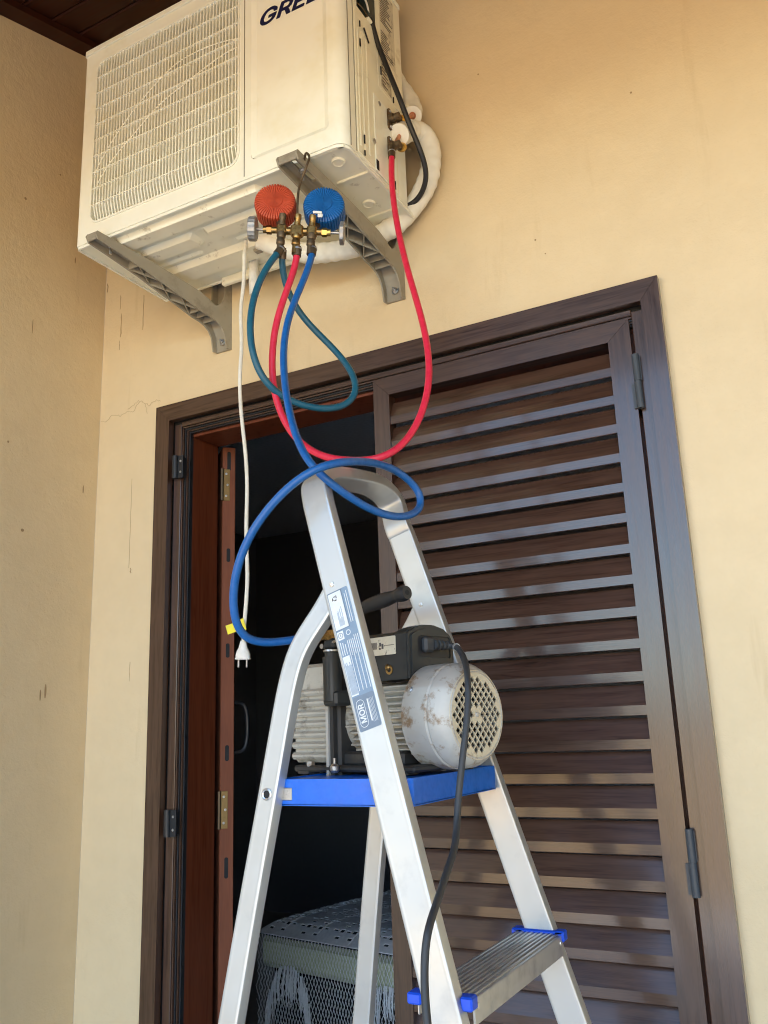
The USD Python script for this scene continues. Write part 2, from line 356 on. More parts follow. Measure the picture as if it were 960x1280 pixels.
# ------------------------------------------------------------------ door frame
W, ZT = 1.340, 2.150
df = thing('door_frame', (.67, 0, 0), 'dark brown wood grain door frame with stepped architrave and reddish inner lining', 'door frame')
a = .047
obj('architrave', prism_xz(Polygon([(0, 0), (a, 0), (a, ZT-a), (0, ZT)]), -.020, -.0003), 'wood_vertical', df, smooth=False)
obj('architrave', prism_xz(Polygon([(W, 0), (W-a+.009, 0), (W-a+.009, ZT-a), (W, ZT)]), -.020, -.0003), 'wood_vertical', df, smooth=False)
obj('architrave', prism_xz(Polygon([(0, ZT), (a, ZT-a), (W-a+.009, ZT-a), (W, ZT)]).buffer(-.0004), -.0202, -.0003), 'wood_horizontal', df, smooth=False)
jx0, jx1, jz = a+.0275, W-a-.016, 2.0862
obj('jamb', bx(a+.0040, jx0, .000, .030, 0, jz+.0075, .0012), 'wood_vertical', df, smooth=False)
obj('jamb', bx(jx1, W-a+.0075, .000, .030, 0, jz+.0075, .0012), 'wood_vertical', df, smooth=False)
obj('jamb', bx(jx0, jx1, -.0005, .030, jz, jz+.0125, .0012), 'wood_horizontal', df, smooth=False)
obj('shadow_groove', cat_([bx(a-.010, W-a+.012, .010, .013, 2.0905, 2.112), bx(a-.010, a+.012, .0102, .0132, 0, 2.09)]), 'black_gap', df, smooth=False)
for k, (dx, y0, m) in enumerate([(.0045, .004, 'wood_vertical'), (.0088, .009, 'black_metal'), (.0125, .013, 'wood_vertical'), (.0165, .018, 'black_metal')]):
    obj('weather_strip', bx(jx0+dx-.004, jx0+dx-.0006, y0, .030, .001, jz-dx+.001), m, df, smooth=False)
    obj('weather_strip', bx(jx0+dx-.004, jx1, y0+.0003, .030, jz-dx, jz-dx+.0034), m, df, smooth=False)
RX = .0895
obj('lining', bx(.022, RX, .0305, .135, 0, 2.062, .001), 'red_wood', df, smooth=False)
obj('lining', bx(1.255, 1.318, .0345, .135, 0, 2.062, .001), 'red_wood', df, smooth=False)
obj('lining', bx(.022, 1.318, .0302, .135, 2.0622, 2.128, .001), 'red_wood', df, smooth=False)
obj('door_stop', bx(.022, RX-.012, .1352, .149, 0, 2.074), 'red_wood', df, smooth=False)
for zc in (1.970, 1.075):
    h = obj('hinge_half', cat_([cyl((jx0-.008, -.013, zc-.031), (jx0-.008, -.013, zc+.031), .0085, 14), bx(jx0-.006, jx0+.0165, -.012, -.0045, zc-.031, zc+.031, .001), bx(jx0+.010, jx0+.0145, -.009, .004, zc-.027, zc+.027, .001)]), 'black_metal', df)
    for dz in (-.015, .015):
        obj('screw', lath([(0, 0), (.0034, 0), (.0028, .0014), (0, .0018)], (jx0+.009, -.012, zc+dz), (0, -1, 0), 10), 'zinc', h)

# ------------------------------------------------------------------ shutter leaf with slats
sx0, sx1, sz0, sz1 = .6655, 1.2705, .09, 2.0805
sh = thing('shutter_door', (1.27, .016, .09), 'dark brown louvred shutter leaf with pale sheen on its slats', 'shutter')
st = .0465
obj('stile', prism_xz(Polygon([(sx0, sz0), (sx0+.042, sz0), (sx0+.042, sz1-.042), (sx0, sz1)]).buffer(-.0003), 0, .032), 'wood_vertical', sh, smooth=False)
obj('stile', prism_xz(Polygon([(sx1, sz0), (sx1-st, sz0), (sx1-st, sz1-.042), (sx1, sz1)]).buffer(-.0003), 0, .032), 'wood_vertical', sh, smooth=False)
obj('top_rail', prism_xz(Polygon([(sx0, sz1), (sx0+.042, sz1-.042), (sx1-st, sz1-.042), (sx1, sz1)]).buffer(-.0003), .0003, .032), 'wood_horizontal', sh, smooth=False)
obj('bottom_rail', bx(sx0+.0422, sx1-st-.0002, .0002, .032, sz0, sz0+.09), 'wood_horizontal', sh, smooth=False)
pitch = .0618
n_s = 0
z = 1.9845
prof = [(.0030, 0), (.0030, -.0180), (.0040, -.0190), (.0090, -.0190), (.0090, -.0170), (.0060, -.0160), (.0060, -.0035), (.0235, .0355), (.0285, .0355), (.0285, .0385), (.0205, .0385)]
while z > sz0+.13:
    j = rnd.uniform(-.0006, .0006)
    pp = Polygon([(y, z+j+dz) for y, dz in prof]).buffer(0)
    obj('slat', prism_yz(pp, sx0+.0415, sx1-st+.0005), 'wood_horizontal', sh, smooth=20)
    z -= pitch; n_s += 1
for z0, z1 in ((1.8805, 1.9955), (.974, 1.087), (.16, .275)):
    zc = (z0+z1)/2
    h = obj('hinge', cat_([cyl((1.2775, -.0085, z0), (1.2775, -.0085, zc-.0006), .0072, 16), cyl((1.2775, -.0085, zc+.0006), (1.2775, -.0085, z1), .0072, 16), cyl((1.2775, -.0085, zc-.002), (1.2775, -.0085, zc+.002), .0062, 16),
           bx(1.2640, 1.2775, -.0050, -.0006, z0+.003, zc-.002), bx(1.2735, 1.2860, -.0075, -.0052, zc+.002, z1-.003)]), 'hinge_steel', sh)

# ------------------------------------------------------------------ inner door, opened into the room
TD = trimesh.transformations.rotation_matrix(math.radians(50), (0, 0, 1), (.0940, .1475, 0))
idr = thing('inner_door', (.114, .15, 0), 'reddish wooden inner door swung open into the dark room', 'door')
obj('leaf', put(bx(.0965, .132, .150, .90, .01, 2.066, .0015), TD), 'red_edge', idr, smooth=False)
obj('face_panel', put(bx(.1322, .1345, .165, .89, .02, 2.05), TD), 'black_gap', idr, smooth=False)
for zc in (1.955, 1.090, .25):
    h = obj('hinge', put(bx(.0985, .1165, .1485, .1505, zc-.046, zc+.046, .0008), TD), 'brass_plate', idr)
    obj('knuckle', put(cyl((.0940, .1475, zc-.046), (.0940, .1475, zc+.046), .0040, 12), TD), 'brass_dark', h)
    for k, dz in enumerate((-.032, 0, .032)):
        obj('screw', put(lath([(0, 0), (.0036, 0), (.0030, .0012), (0, .0016)], (.106+.004*(k % 2), .1486, zc+dz), (0, -1, 0), 10), TD), 'zinc', h)
for zc, hh in ((2.025, .028), (1.755, .019), (1.495, .019), (1.23, .02), (.95, .025)):
    obj('mortise', put(prism_xz(rrect(.1085, zc-hh, .1185, zc+hh, .0045), .1492, .152), TD), 'black_gap', idr, smooth=False)
obj('pull_handle', put(tube(spline([(.135, .215, 1.36), (.165, .215, 1.358), (.178, .215, 1.34), (.178, .215, 1.25), (.165, .215, 1.232), (.135, .215, 1.23)], .006), .006, 10), TD), 'black_metal', idr)

# ------------------------------------------------------------------ bed inside the room
bd = np.array([.9796, -.2009, 0]); bn = np.array([.2009, .9796, 0])
bo = np.array([-.5654, 1.1918, 0.])
Tb = frame(bo, bd, bn)            # local x along the bed's near side, y into the room, z up
bed = thing('bed', bo + bd*.9 + bn*.6, 'bed under white crochet cover seen through the doorway', 'bed')
obj('mattress', put(cat_([bx(.004, 1.85, .006, 1.25, .425, .536, .02), bx(.09, 1.80, .10, 1.22, .53, .578, .01)]), Tb), 'mattress', bed)
obj('bed_base', put(bx(.03, 1.83, .05, 1.23, .08, .42, .01), Tb), 'black_gap', bed)
for x, y in ((.06, .08), (1.78, .08), (.06, 1.18), (1.78, 1.18)):
    obj('leg', put(bx(x-.03, x+.03, y-.03, y+.03, 0.001, .08), Tb), 'black_gap', bed, smooth=False)
# crochet cover: a sheet cut into openwork squares
def crochet_piece(x0, x1, y0, y1):
    s = .168; out = []
    for i in range(int(math.ceil((x1-x0)/s))):
        for j in range(int(math.ceil((y1-y0)/s))):
            X, Y = x0+i*s, y0+j*s
            for k in range(5):
                for l in range(5):
                    if (k in (0, 4)) and (l in (0, 4)) or (k == 2 and l == 2): continue
                    big = (k in (1, 3) and l in (1, 3))
                    cx0, cy0 = X+.010+k*.030, Y+.010+l*.030
                    if (k+l) % 2 == 1: out.append(sbox(cx0+.005, cy0+.008, cx0+.025, cy0+.018))
                    elif big: out.append(sbox(cx0+.005, cy0+.005, cx0+.024, cy0+.022))
    return unary_union(out)
holes = crochet_piece(0, 1.34, 0, 1.0)
def draped(m):
    v = np.array(m.vertices); t = np.clip((.11-v[:, 1])/.11, 0, 1); u = np.clip((.09-v[:, 0])/.09, 0, 1)
    v[:, 2] += .045 - .045*np.maximum(t*t, u*u) + .006*(meshkit.fbm(np.stack([v[:, 0]*5, v[:, 1]*5, v[:, 2]*0], 1), 3, 4)-.5); m.vertices = v
    return m
grid = cat_([bx(x, x+.02, y, y+.02, .5395, .5415) for x in np.arange(-.0, 1.84, .02) for y in np.arange(0, 1.25, .02)])
obj('cover_backing', put(draped(grid), Tb), 'crochet_dark', bed, smooth=False)
strips = []
for k in range(12):
    a_, b_ = -.002+k*.155333, -.002+(k+1)*.155333
    strips.append(prism(sbox(a_, -.004, b_, 1.262).difference(holes), .546, .5485))
obj('crochet_top', put(draped(cat_(strips).subdivide_to_size(.05) if False else cat_(strips)), Tb), 'crochet', bed, smooth=False)
# net skirt hanging at the near side
net = []
for k in range(-10, 90):
    for sgn in (1, -1):
        x0 = k*.0155; pts = []
        for t in np.linspace(0, 1, 9):
            xx_, zz_ = x0 + sgn*(t-.5)*.155, .545 - t*.36
            if 0 <= xx_ <= 1.25: pts.append((xx_, -.007-.002*sgn + .004*math.sin(xx_*22), zz_))
        if len(pts) > 2: net.append(tube(pts, .0011, 4))
obj('net_skirt', put(cat_(net), Tb), 'crochet', bed, smooth=False, kind='stuff')
# fringe gathered in arches on the net
for ax_, w_ in ((.185, .10), (.655, .12), (1.10, .12)):
    fr = []
    for t in np.linspace(0, 1, 30):
        th = math.pi*(t*1.08-.04)
        x = ax_ - w_*math.cos(th); zt = .30 + .155*max(0, math.sin(th))**.8
        L = .095+.04*rnd.random()
        dx = -math.cos(th)*.018 + rnd.uniform(-.012, .012)
        for q in range(2):
            e = rnd.uniform(-.006, .006)
            fr.append(tube([(x+e, -.014-.004*q, zt), (x+e+dx*.5, -.022-.004*q+rnd.uniform(-.004, .004), zt-L*.5), (x+e+dx, -.020+rnd.uniform(-.005, .005), zt-L)], (.0022, .0030, .0010), 5))
    obj('fringe_arch', put(cat_(fr), Tb), 'crochet', bed, kind='stuff')

# ------------------------------------------------------------------ air conditioner
ax0, ax1, ayf, ayb, az0, az1 = .047, .818, -.3613, -.080, 2.447, 3.0150
ac = thing('air_conditioner', ((ax0+ax1)/2, ayb, az0), 'cream outdoor air conditioner unit with slatted fan grille on two brackets', 'air conditioner')
def plan(x0, x1, y0, y1, rl, rr):
    pts = []
    for (cx_, cy_, r, a0) in ((x0+rl, y0+rl, rl, 180), (x1-rr, y0+rr, rr, 270)):
        for k in range(7):
            t = math.radians(a0 + 90*k/6); pts.append((cx_+r*math.cos(t), cy_+r*math.sin(t)))
    pts += [(x1, y1), (x0, y1)]
    return Polygon(pts)
outer = to_mf(prism(plan(ax0, ax1, ayf, ayb, .006, .028), az0+.004, az1-.0145))
inner = to_mf(prism(plan(ax0+.004, ax1-.004, ayf+.004, ayb-.004, .005, .025), az0-.01, az1-.018))
gx0, gx1, gz0, gz1 = .0885, .5480, 2.4960, 2.9690
ghole = to_mf(prism_xz(rrect(gx0, gz0, gx1, gz1, .030), ayf-.02, ayf+.03))
px0, px1, pz0, pz1 = .5800, .7800, 2.4930, 2.9600
phole = to_mf(prism_xz(rrect(px0, pz0, px1, pz1, .012), ayf-.02, ayf+.03))
# opening of the electrical compartment in the right side
ehole = to_mf(bx(ax1-.03, ax1+.02, -.2930, -.2120, 2.838, 2.985))
casing = outer - inner - ghole - phole - ehole
obj('casing', to_tm(casing), 'ac_cream', ac, smooth=35)
obj('seam_joint', bx(.5605, .5625, ayf-.0006, ayf+.003, az0+.012, az1-.016), 'ac_dark', ac, smooth=False)
obj('lid', prism(plan(ax0-.003, ax1+.003, ayf-.004, ayb+.002, .008, .030), az1-.0125, az1), 'ac_cream', ac, smooth=35)
# recessed front panel with sloped border
dp = .005
pb = rrect(px0, pz0, px1, pz1, .012); pi_ = pb.buffer(-.012)
ring = []
A = list(pb.exterior.coords)[:-1]; B = list(pb.buffer(-.010).exterior.coords)[:-1]
def resamp(poly, n):
    L = poly.exterior.length; return np.array([poly.exterior.interpolate(L*k/n).coords[0] for k in range(n)])
nA = 120; A = resamp(pb, nA)
c0 = np.array(pb.centroid.coords[0])
Bp = np.array([np.array([np.clip(p[0], px0+.012, px1-.012), np.clip(p[1], pz0+.012, pz1-.012)]) for p in A])
V = [(p[0], ayf, p[1]) for p in A] + [(p[0], ayf+dp, p[1]) for p in Bp]; F = []
for k in range(nA):
    k2 = (k+1) % nA; F += [[k, k2, nA+k2], [k, nA+k2, nA+k]]
slope = trimesh.Trimesh(np.array(V), np.array(F), process=False)
flat = bx(px0+.012, px1-.012, ayf+dp, ayf+dp+.003, pz0+.012, pz1-.012)
obj('front_panel', cat_([slope, flat]), 'ac_cream', ac, smooth=25)
# lettering on the panel
def lettering(text, h, x, z, y, sx_=1.0, shear=.3, bold=True, depth=.0008):
    t = meshkit.text_mesh(text, h, depth, bold); v = np.array(t.vertices)
    v[:, 0] = v[:, 0]*sx_ + v[:, 1]*shear; t.vertices = v
    return put(t, frame((x, y, z), (1, 0, 0), (0, 0, 1)))
obj('lettering', cat_([lettering('GREE', .0365, .5925+dx, 2.8345+dz, ayf+dp-.0006-dx*.1, 1.30, .38) for dx, dz in ((0, 0), (.0014, 0), (.0007, .0007))]), 'logo_navy', ac, smooth=False)
# fan grille: frame, fins, ribs and the swoosh
gfr = obj('grille', prism_xz(rrect(gx0+.0004, gz0+.0004, gx1-.0004, gz1-.0004, .0296).difference(rrect(gx0+.005, gz0+.005, gx1-.005, gz1-.005, .026)), ayf-.0022, ayf+.022), 'ac_cream', ac, smooth=False)
nb = 46
inner_g = rrect(gx0+.0052, gz0+.0052, gx1-.0052, gz1-.0052, .026)
for k in range(nb):
    x = gx0 + .012 + (gx1-gx0-.024)*k/(nb-1)
    sl = inner_g.intersection(sbox(x-.0002, 0, x+.0002, 9)).bounds
    z0, z1 = sl[1]-.001, sl[3]+.001
    # fin profile in y-z: front edge bows back into the frame at both ends
    pr = []
    for t in np.linspace(0, 1, 13):
        zz = z0 + (z1-z0)*t; e = min(t, 1-t)*(z1-z0); bow = (.010 if t < .5 else .002)*max(0, 1-e/.045)**2
        pr.append((ayf-.0008+bow, zz))
    pp = Polygon(pr + [(ayf+.0195, z1), (ayf+.0195, z0)])
    obj('fin', prism_yz(pp, x-.0017, x+.0017), 'ac_cream', gfr, smooth=False)
for k in range(9):
    z = gz0 + .053 + k*.0462
    b_ = inner_g.intersection(sbox(0, z-.0002, 9, z+.0002)).bounds
    obj('cross_rib', bx(b_[0], b_[2], ayf-.0018, ayf+.006, z-.0012, z+.0012), 'ac_cream', gfr, smooth=False)
for c in ([(.098, 2.587), (.156, 2.655), (.220, 2.6976), (.308, 2.751), (.3825, 2.775), (.4665, 2.798), (.540, 2.806)], [(.1, 2.64), (.18, 2.735), (.2667, 2.80), (.3307, 2.835), (.3806, 2.848), (.466, 2.846), (.540, 2.828)]):
    P = spline([(x, ayf+.001, z) for x, z in c], .01); obj('swoosh_rib', tube(P, .0016, 6), 'ac_cream', gfr)
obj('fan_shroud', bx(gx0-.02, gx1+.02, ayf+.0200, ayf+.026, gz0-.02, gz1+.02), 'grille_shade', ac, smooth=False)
# base pan with pressed ridges
pan = [prism(plan(ax0+.002, ax1-.002, ayf+.003, ayb+.035, .008, .028), az0+.0005, az0+.004)]
obj('base_pan', cat_(pan), 'ac_pan', ac, smooth=30)
lip = prism(plan(ax0+.001, ax1-.001, ayf+.001, ayb+.036, .008, .028).difference(plan(ax0+.006, ax1-.006, ayf+.006, ayb+.031, .006, .024)), az0-.004, az0+.003)
obj('pan_lip', lip, 'ac_cream', ac, smooth=30)
def ridge(x0, x1, y0, y1, d=.012, s=.010):
    P = []
    top = rrect(x0, y0, x1, y1, min(.012, (y1-y0)*.45)); bot = top.buffer(-s) if (y1-y0) > 2.4*s else top.buffer(-(y1-y0)*.35)
    for q in resamp(top, 40): P.append((q[0], q[1], az0+.001))
    for q in resamp(bot, 40): P.append((q[0], q[1], az0+.001-d))
    return trimesh.convex.convex_hull(np.array(P))
for r in [(.150, .585, -.343, -.287, .013), (.130, .335, -.272, -.214, .013), (.362, .640, -.272, -.214, .013), (.150, .660, -.172, -.100, .016), (.11, .30, -.195, -.178, .006), (.40, .62, -.196, -.18, .006)]:
    obj('pan_ridge', ridge(*r), 'ac_pan', ac, smooth=18)
obj('pan_flange', bx(.255, .56, ayb+.018, ayb+.033, az0-.022, az0+.001, .003), 'ac_pan', ac)
for x0, x1, y0, y1 in [(.730, .812, -.3555, -.350), (.730, .812, -.2535, -.2475), (.722, .805, -.102, -.096)]:
    obj('pan_rib', ridge(x0, x1, y0, y1, .005, .001), 'ac_pan', ac, smooth=18)
for x, y in ((.772, -.3125), (.752, -.1470), (.60, -.135), (.56, -.30)):
    obj('knockout', lath([(.0, .0035), (.010, .0035), (.0115, .0048), (.0135, .0048), (.0155, 0), (.0, 0)], (x, y, az0+.0006), (0, 0, -1), 24), 'ac_pan', ac)
obj('drain_plug', bx(.425, .447, -.150, -.132, az0-.022, az0-.010, .003), 'bracket_grey', ac)
obj('front_screw', lath([(.0058, 0), (.0058, .001), (.0035, .0018), (.0035, .0004), (0, .0004), (0, 0)], (.128, ayf, 2.462), (0, -1, 0), 16), 'ac_side', ac)
# right side: service panel details
sp = ax1
obj('service_cover', bx(sp-.001, sp+.0022, -.3085, -.1250, az0+.010, 2.835, .0012), 'ac_side', ac, smooth=False)
obj('rear_cover', bx(sp-.001, sp+.0030, -.2080, ayb-.003, 2.690, az1-.018, .0012), 'ac_side', ac, smooth=False)
for y in (-.3130, -.3360): obj('seam', bx(sp-.001, sp+.0007, y-.0008, y+.0008, az0+.008, az1-.02), 'ac_dark', ac, smooth=False)
for y in (-.2970, -.2800, -.2590): obj('pressed_ridge', bx(sp+.0015, sp+.0042, y-.0035, y+.0035, az0+.03, 2.775, .0022), 'ac_side', ac)
obj('valve_plate', bx(sp+.0018, sp+.0046, -.2360, -.1350, 2.455, 2.652, .0015), 'ac_cream', ac, smooth=False)
for y, z, w, h, rot in [(-.2887, 2.792, .0022, .010, 0), (-.2898, 2.7416, .0026, .013, 0), (-.2600, 2.7830, .004, .022, 40), (-.1957, 2.7388, .0026, .014, 0), (-.2851, 2.4995, .0026, .014, 0), (-.2854, 2.466, .003, .008, 0), (-.1480, 2.468, .0026, .014, 0), (-.1380, 2.70, .0022, .010, 0)]:
    m = bx(-.0008, .0012, -w/2-.0003, w/2+.0003, -h*.75, h*.75); T = trimesh.transformations.rotation_matrix(math.radians(rot), (1, 0, 0)); m.apply_transform(T); m.apply_translation((sp+.0044, y, z))
    obj('vent_slot', m, 'black_gap', ac, smooth=False)
obj('vent_slot', bx(sp+.004, sp+.0054, -.2350, -.2240, 2.459, 2.483), 'black_gap', ac, smooth=False)
for y, z in ((-.2399, 2.5246), (-.2100, 2.640), (-.1600, 2.462)):
    obj('cover_screw', lath([(.0058, 0), (.0058, .001), (.0035, .002), (.0025, .0008), (0, .0008), (0, 0)], (sp+.0044, y, z), (1, 0, 0), 14), 'steel', ac)
eb = obj('electrical_box', cat_([bx(sp-.030, sp-.026, -.297, -.208, 2.834, 2.99), bx(sp-.026, sp-.004, -.297, -.2935, 2.834, 2.99), bx(sp-.026, sp-.004, -.2115, -.208, 2.834, 2.99)]), 'box_green', ac, smooth=False)
obj('terminal_flap', bx(sp-.020, sp+.004, -.2460, -.2130, 2.850, 2.99, .001), 'box_green', ac, smooth=False)
obj('wire', tube(spline([(sp-.012, -.290, 2.90), (sp+.004, -.275, 2.885), (sp+.006, -.255, 2.872), (sp-.002, -.232, 2.853)], .004), .0022, 8), 'wire_white', ac)
obj('wire', tube(spline([(sp-.012, -.284, 2.865), (sp+.002, -.270, 2.850), (sp+.002, -.25, 2.847), (sp-.004, -.233, 2.853)], .004), .0016, 8), 'brass_dark', ac)
obj('cable_clamp', bx(sp-.01, sp+.006, -.248, -.222, 2.838, 2.846, .002), 'ac_side', ac)
stk = obj('sticker', bx(sp+.0028, sp+.0036, -.1900, -.1180, 2.790, 2.985), 'sticker', ac, smooth=False)
for k in range(26):
    z = 2.80 + .0070*k; y0 = -.186; y1 = -.186 + .064*rnd.uniform(.35, 1)
    if 8 < k < 12: continue
    obj('print_line', bx(sp+.0034, sp+.0041, y0, y1, z, z+.0026), 'ink', stk, smooth=False)
stk = obj('sticker', bx(sp+.0028, sp+.0036, -.1930, -.1450, 2.700, 2.775), 'sticker', ac, smooth=False)
for k in range(7):
    obj('print_line', bx(sp+.0034, sp+.0041, -.188, -.188+.038*rnd.uniform(.4, 1), 2.708+.009*k, 2.7105+.009*k), 'ink', stk, smooth=False)
# service valves
def valve(y, z, open_):
    v = obj('service_valve', cat_([prism_yz(rrect(y-.009, z-.026, y+.009, z+.026, .006), sp+.0044, sp+.0088),
        lath([(0, 0), (.010, 0), (.011, .012), (.0085, .014), (.0085, .026), (0, .026)], (sp+.006, y, z), (1, 0, 0), 16),
        cyl((sp+.020, y, z), (sp+.020, y+.024, z+.012), .0085, 14)]), 'brass_dark', ac)
    obj('valve_cap', lath([(0, 0), (.0095, 0), (.0105, .003), (.0105, .012), (.008, .016), (0, .017)], (sp+.020, y+.022, z+.010), (0.2, .9, .4), 16), 'brass_bright', v)
    for dz in (-.020, .020): obj('screw', lath([(0, 0), (.004, 0), (.003, .002), (0, .003)], (sp+.0088, y, z+dz), (1, 0, 0), 10), 'zinc', v)
    return v
valve(-.166, 2.628, 0)
v2 = valve(-.170, 2.552, 1)
obj('charging_port', cat_([cyl((sp+.016, -.176, 2.548), (sp+.020, -.190, 2.524), .0065, 12), cyl((sp+.0195, -.188, 2.530), (sp+.0205, -.192, 2.516), .0078, 6)]), 'brass_dark', v2)

# ------------------------------------------------------------------ brackets
def bracket(xw, xt, wt, ww, label):
    b = thing('wall_bracket', (xw, 0, 2.268), label, 'bracket')
    L = .400; zt = 2.4395
    def mp(m):           # local (t across, s out from the wall, z) -> world, tapering and leaning sideways with s
        v = np.array(to_tm(m).vertices); s = v[:, 1]; f = s/L
        w = (ww + (wt-ww)*f)/ww
        v2_ = np.stack([xw + (xt-xw)*f + v[:, 0]*w, -s, v[:, 2]], 1)
        q = to_tm(m).copy(); q.vertices = v2_; q.invert(); return q
    h = ww/2
    def top_z(q): return np.interp(q, [.060, .074, .105, .165, .27, .40], [2.380, 2.387, 2.398, 2.409, 2.425, 2.4395])
    def low_z(q): return np.interp(q, [.053, .0916, .1345, .21, .261, .35, .397], [2.335, 2.342, 2.355, 2.3745, 2.389, 2.409, 2.418])
    def slope(m):        # lowers a piece that is drawn level so that it follows the arm's upper edge
        m = to_tm(m).copy(); v = np.array(m.vertices); v[:, 2] += top_z(v[:, 1]) - zt; m.vertices = v; return m
    side = [(L, zt), (L+.004, zt-.008), (.397, 2.418), (.35, 2.409), (.261, 2.389), (.21, 2.3745), (.1345, 2.355), (.0916, 2.342), (.066, 2.338), (.048, 2.3325), (.034, 2.3220), (.0236, 2.305), (.0175, 2.268), (.0, 2.268), (.0, 2.60), (.020, 2.60), (.0222, 2.47), (.0235, 2.418), (.030, 2.398), (.041, 2.384), (.053, 2.377), (.064, 2.380), (.074, 2.387), (.105, 2.398), (.165, 2.409), (.27, 2.425)]
    def plate(poly, t0, t1): # polygon in (s, z)
        return prism(Polygon(poly).buffer(0), t0, t1, frame((0, 0, 0), (0, 1, 0), (0, 0, 1)))
    obj('side_plate', mp(plate(side, h-.004, h)), 'bracket_grey', b, smooth=False)
    obj('side_plate', mp(plate(side, -h, -h+.004)), 'bracket_grey', b, smooth=False)
    # top web with the bolt slot, inner web under it, nose
    top = sbox(-h+.004, .11, h-.004, L).difference(rrect(-.006, .31, .006, .385, .005))
    obj('top_web', mp(slope(prism(top, zt-.006, zt-.0005))), 'bracket_grey', b, smooth=False)
    obj('nose', mp(bx(-h+.003, h-.003, L-.006, L+.003, zt-.020, zt-.001, .003)), 'bracket_grey', b)
    # recessed back web that follows the lower edge
    bk = [(.0, 2.268), (.006, 2.268), (.009, 2.31), (.026, 2.343), (.055, 2.366), (.09, 2.384), (.12, 2.392), (.12, 2.398), (.088, 2.390), (.052, 2.3725), (.018, 2.350), (.0, 2.31)]
    obj('back_web', mp(plate(bk, -h+.004, h-.004)), 'bracket_grey', b, smooth=25)
    obj('wall_plate', mp(bx(-h+.004, h-.004, .0005, .005, 2.36, 2.595)), 'bracket_grey', b, smooth=False)
    # crossing ribs
    s_ = np.linspace(.10, .285, 4)
    for i in range(3):
        for sg in (-1, 1):
            n0, n1 = np.array([-sg*(h-.004), s_[i]]), np.array([sg*(h-.004), s_[i+1]])
            d = (n1-n0)/np.linalg.norm(n1-n0); n_ = np.array([-d[1], d[0]])*.0013
            zl = [float(low_z(q)) for q in (n0[1], n1[1])]; zu = [float(top_z(q)) for q in (n0[1], n1[1])]
            P = []
            for q, z, zq in ((n0, zl[0], zu[0]), (n1, zl[1], zu[1])):
                for e in (-1, 1):
                    P += [(*(q+e*n_), z+.0015+.0004*sg), (*(q+e*n_), zq-.006)]
            obj('rib', mp(trimesh.convex.convex_hull(np.array(P))), 'bracket_grey', b, smooth=False)
    for s, z0 in ((.10, 2.346), (.285, 2.3955)):
        obj('rib', mp(bx(-h+.004, h-.004, s-.0015, s+.0015, z0, float(top_z(s))-.006)), 'bracket_grey', b, smooth=False)
    for s in (.075, .052):
        obj('rib', mp(bx(-h+.004, h-.004, s-.0012, s+.0012, 2.343 if s > .06 else 2.336, 2.374)), 'bracket_grey', b, smooth=False)
    bt = obj('wall_bolt', mp(cat_([put(lathe([(0, 0), (.0095, 0), (.0095, .0016), (0, .0016)], 18), fr_axis((.004, .0085, 2.292), (0, 1, .3))), put(lathe([(0, 0), (.0062, 0), (.0062, .006), (0, .006)], 6), fr_axis((.004, .009, 2.2925), (0, 1, .3))), put(lathe([(0, 0), (.0030, 0), (.0028, .012), (0, .0125)], 10), fr_axis((.004, .009, 2.2925), (0, 1, .3)))])), 'zinc', b)
    bt = obj('foot_bolt', mp(cat_([put(lathe([(0, 0), (.0085, 0), (.0085, .0015), (0, .0015)], 16), fr_axis((0, .350, zt-.012), (0, 0, -1))), put(lathe([(0, 0), (.0060, 0), (.0060, .0055), (0, .0055)], 6), fr_axis((0, .350, zt-.013), (0, 0, -1))), put(lathe([(0, 0), (.0033, 0), (.0033, .022), (0, .022)], 10), fr_axis((0, .350, zt-.013), (0, 0, -1)))])), 'zinc', b)
    return b
bracket(.2185, .1440, .034, .048, 'grey ribbed plastic wall bracket under the far left end of the air conditioner')
bracket(.7380, .7020, .052, .050, 'grey ribbed plastic wall bracket from which the pressure gauges hang')

# ------------------------------------------------------------------ insulated pipes, cables, drain
ip = thing('insulated_pipe', (.84, -.06, 2.55), 'thick white foam covered pipe looping down behind the air conditioner', 'pipe')
P = spline(smoothpts([(.838, -.150, 2.592), (.836, -.115, 2.624), (.843, -.075, 2.655), (.857, -.050, 2.655), (.867, -.036, 2.620), (.868, -.036, 2.569), (.848, -.036, 2.518), (.814, -.038, 2.474), (.768, -.048, 2.437), (.710, -.060, 2.408), (.655, -.080, 2.393), (.588, -.100, 2.392), (.532, -.120, 2.404), (.487, -.140, 2.425), (.454, -.160, 2.447)], 1), .003)
rr_ = .0245 + .0011*np.sin(np.arange(len(P))*.8)*(.6+.4*np.sin(np.arange(len(P))*.11)) + .0007*np.sin(np.arange(len(P))*.17)
obj('foam_sleeve', tube(P, rr_, 20), 'foam_white', ip)
obj('copper_tube', cyl((.838, -.168, 2.560), (.838, -.145, 2.594), .005, 12), 'copper', ip)
ip = thing('insulated_pipe', (.82, -.04, 2.75), 'short white foam covered pipe end with copper tube showing', 'pipe')
P = spline([(.774, -.040, 2.887), (.791, -.040, 2.825), (.818, -.045, 2.771), (.837, -.062, 2.720), (.846, -.088, 2.682)], .006)
obj('foam_sleeve', tube(P, .0215 + .0007*np.sin(np.arange(len(P))*.9), 20), 'foam_white', ip)
dr_ = P[-1]-P[-2]; dr_ /= np.linalg.norm(dr_)
obj('foam_bore', cyl(P[-1]-dr_*.001, P[-1]+dr_*.0008, .0085, 16), 'copper', ip)
obj('copper_tube', tube(spline([P[-1], P[-1]+dr_*.006, (.842, -.118, 2.655), (.838, -.140, 2.640)], .004), .005, 10), 'copper', ip)

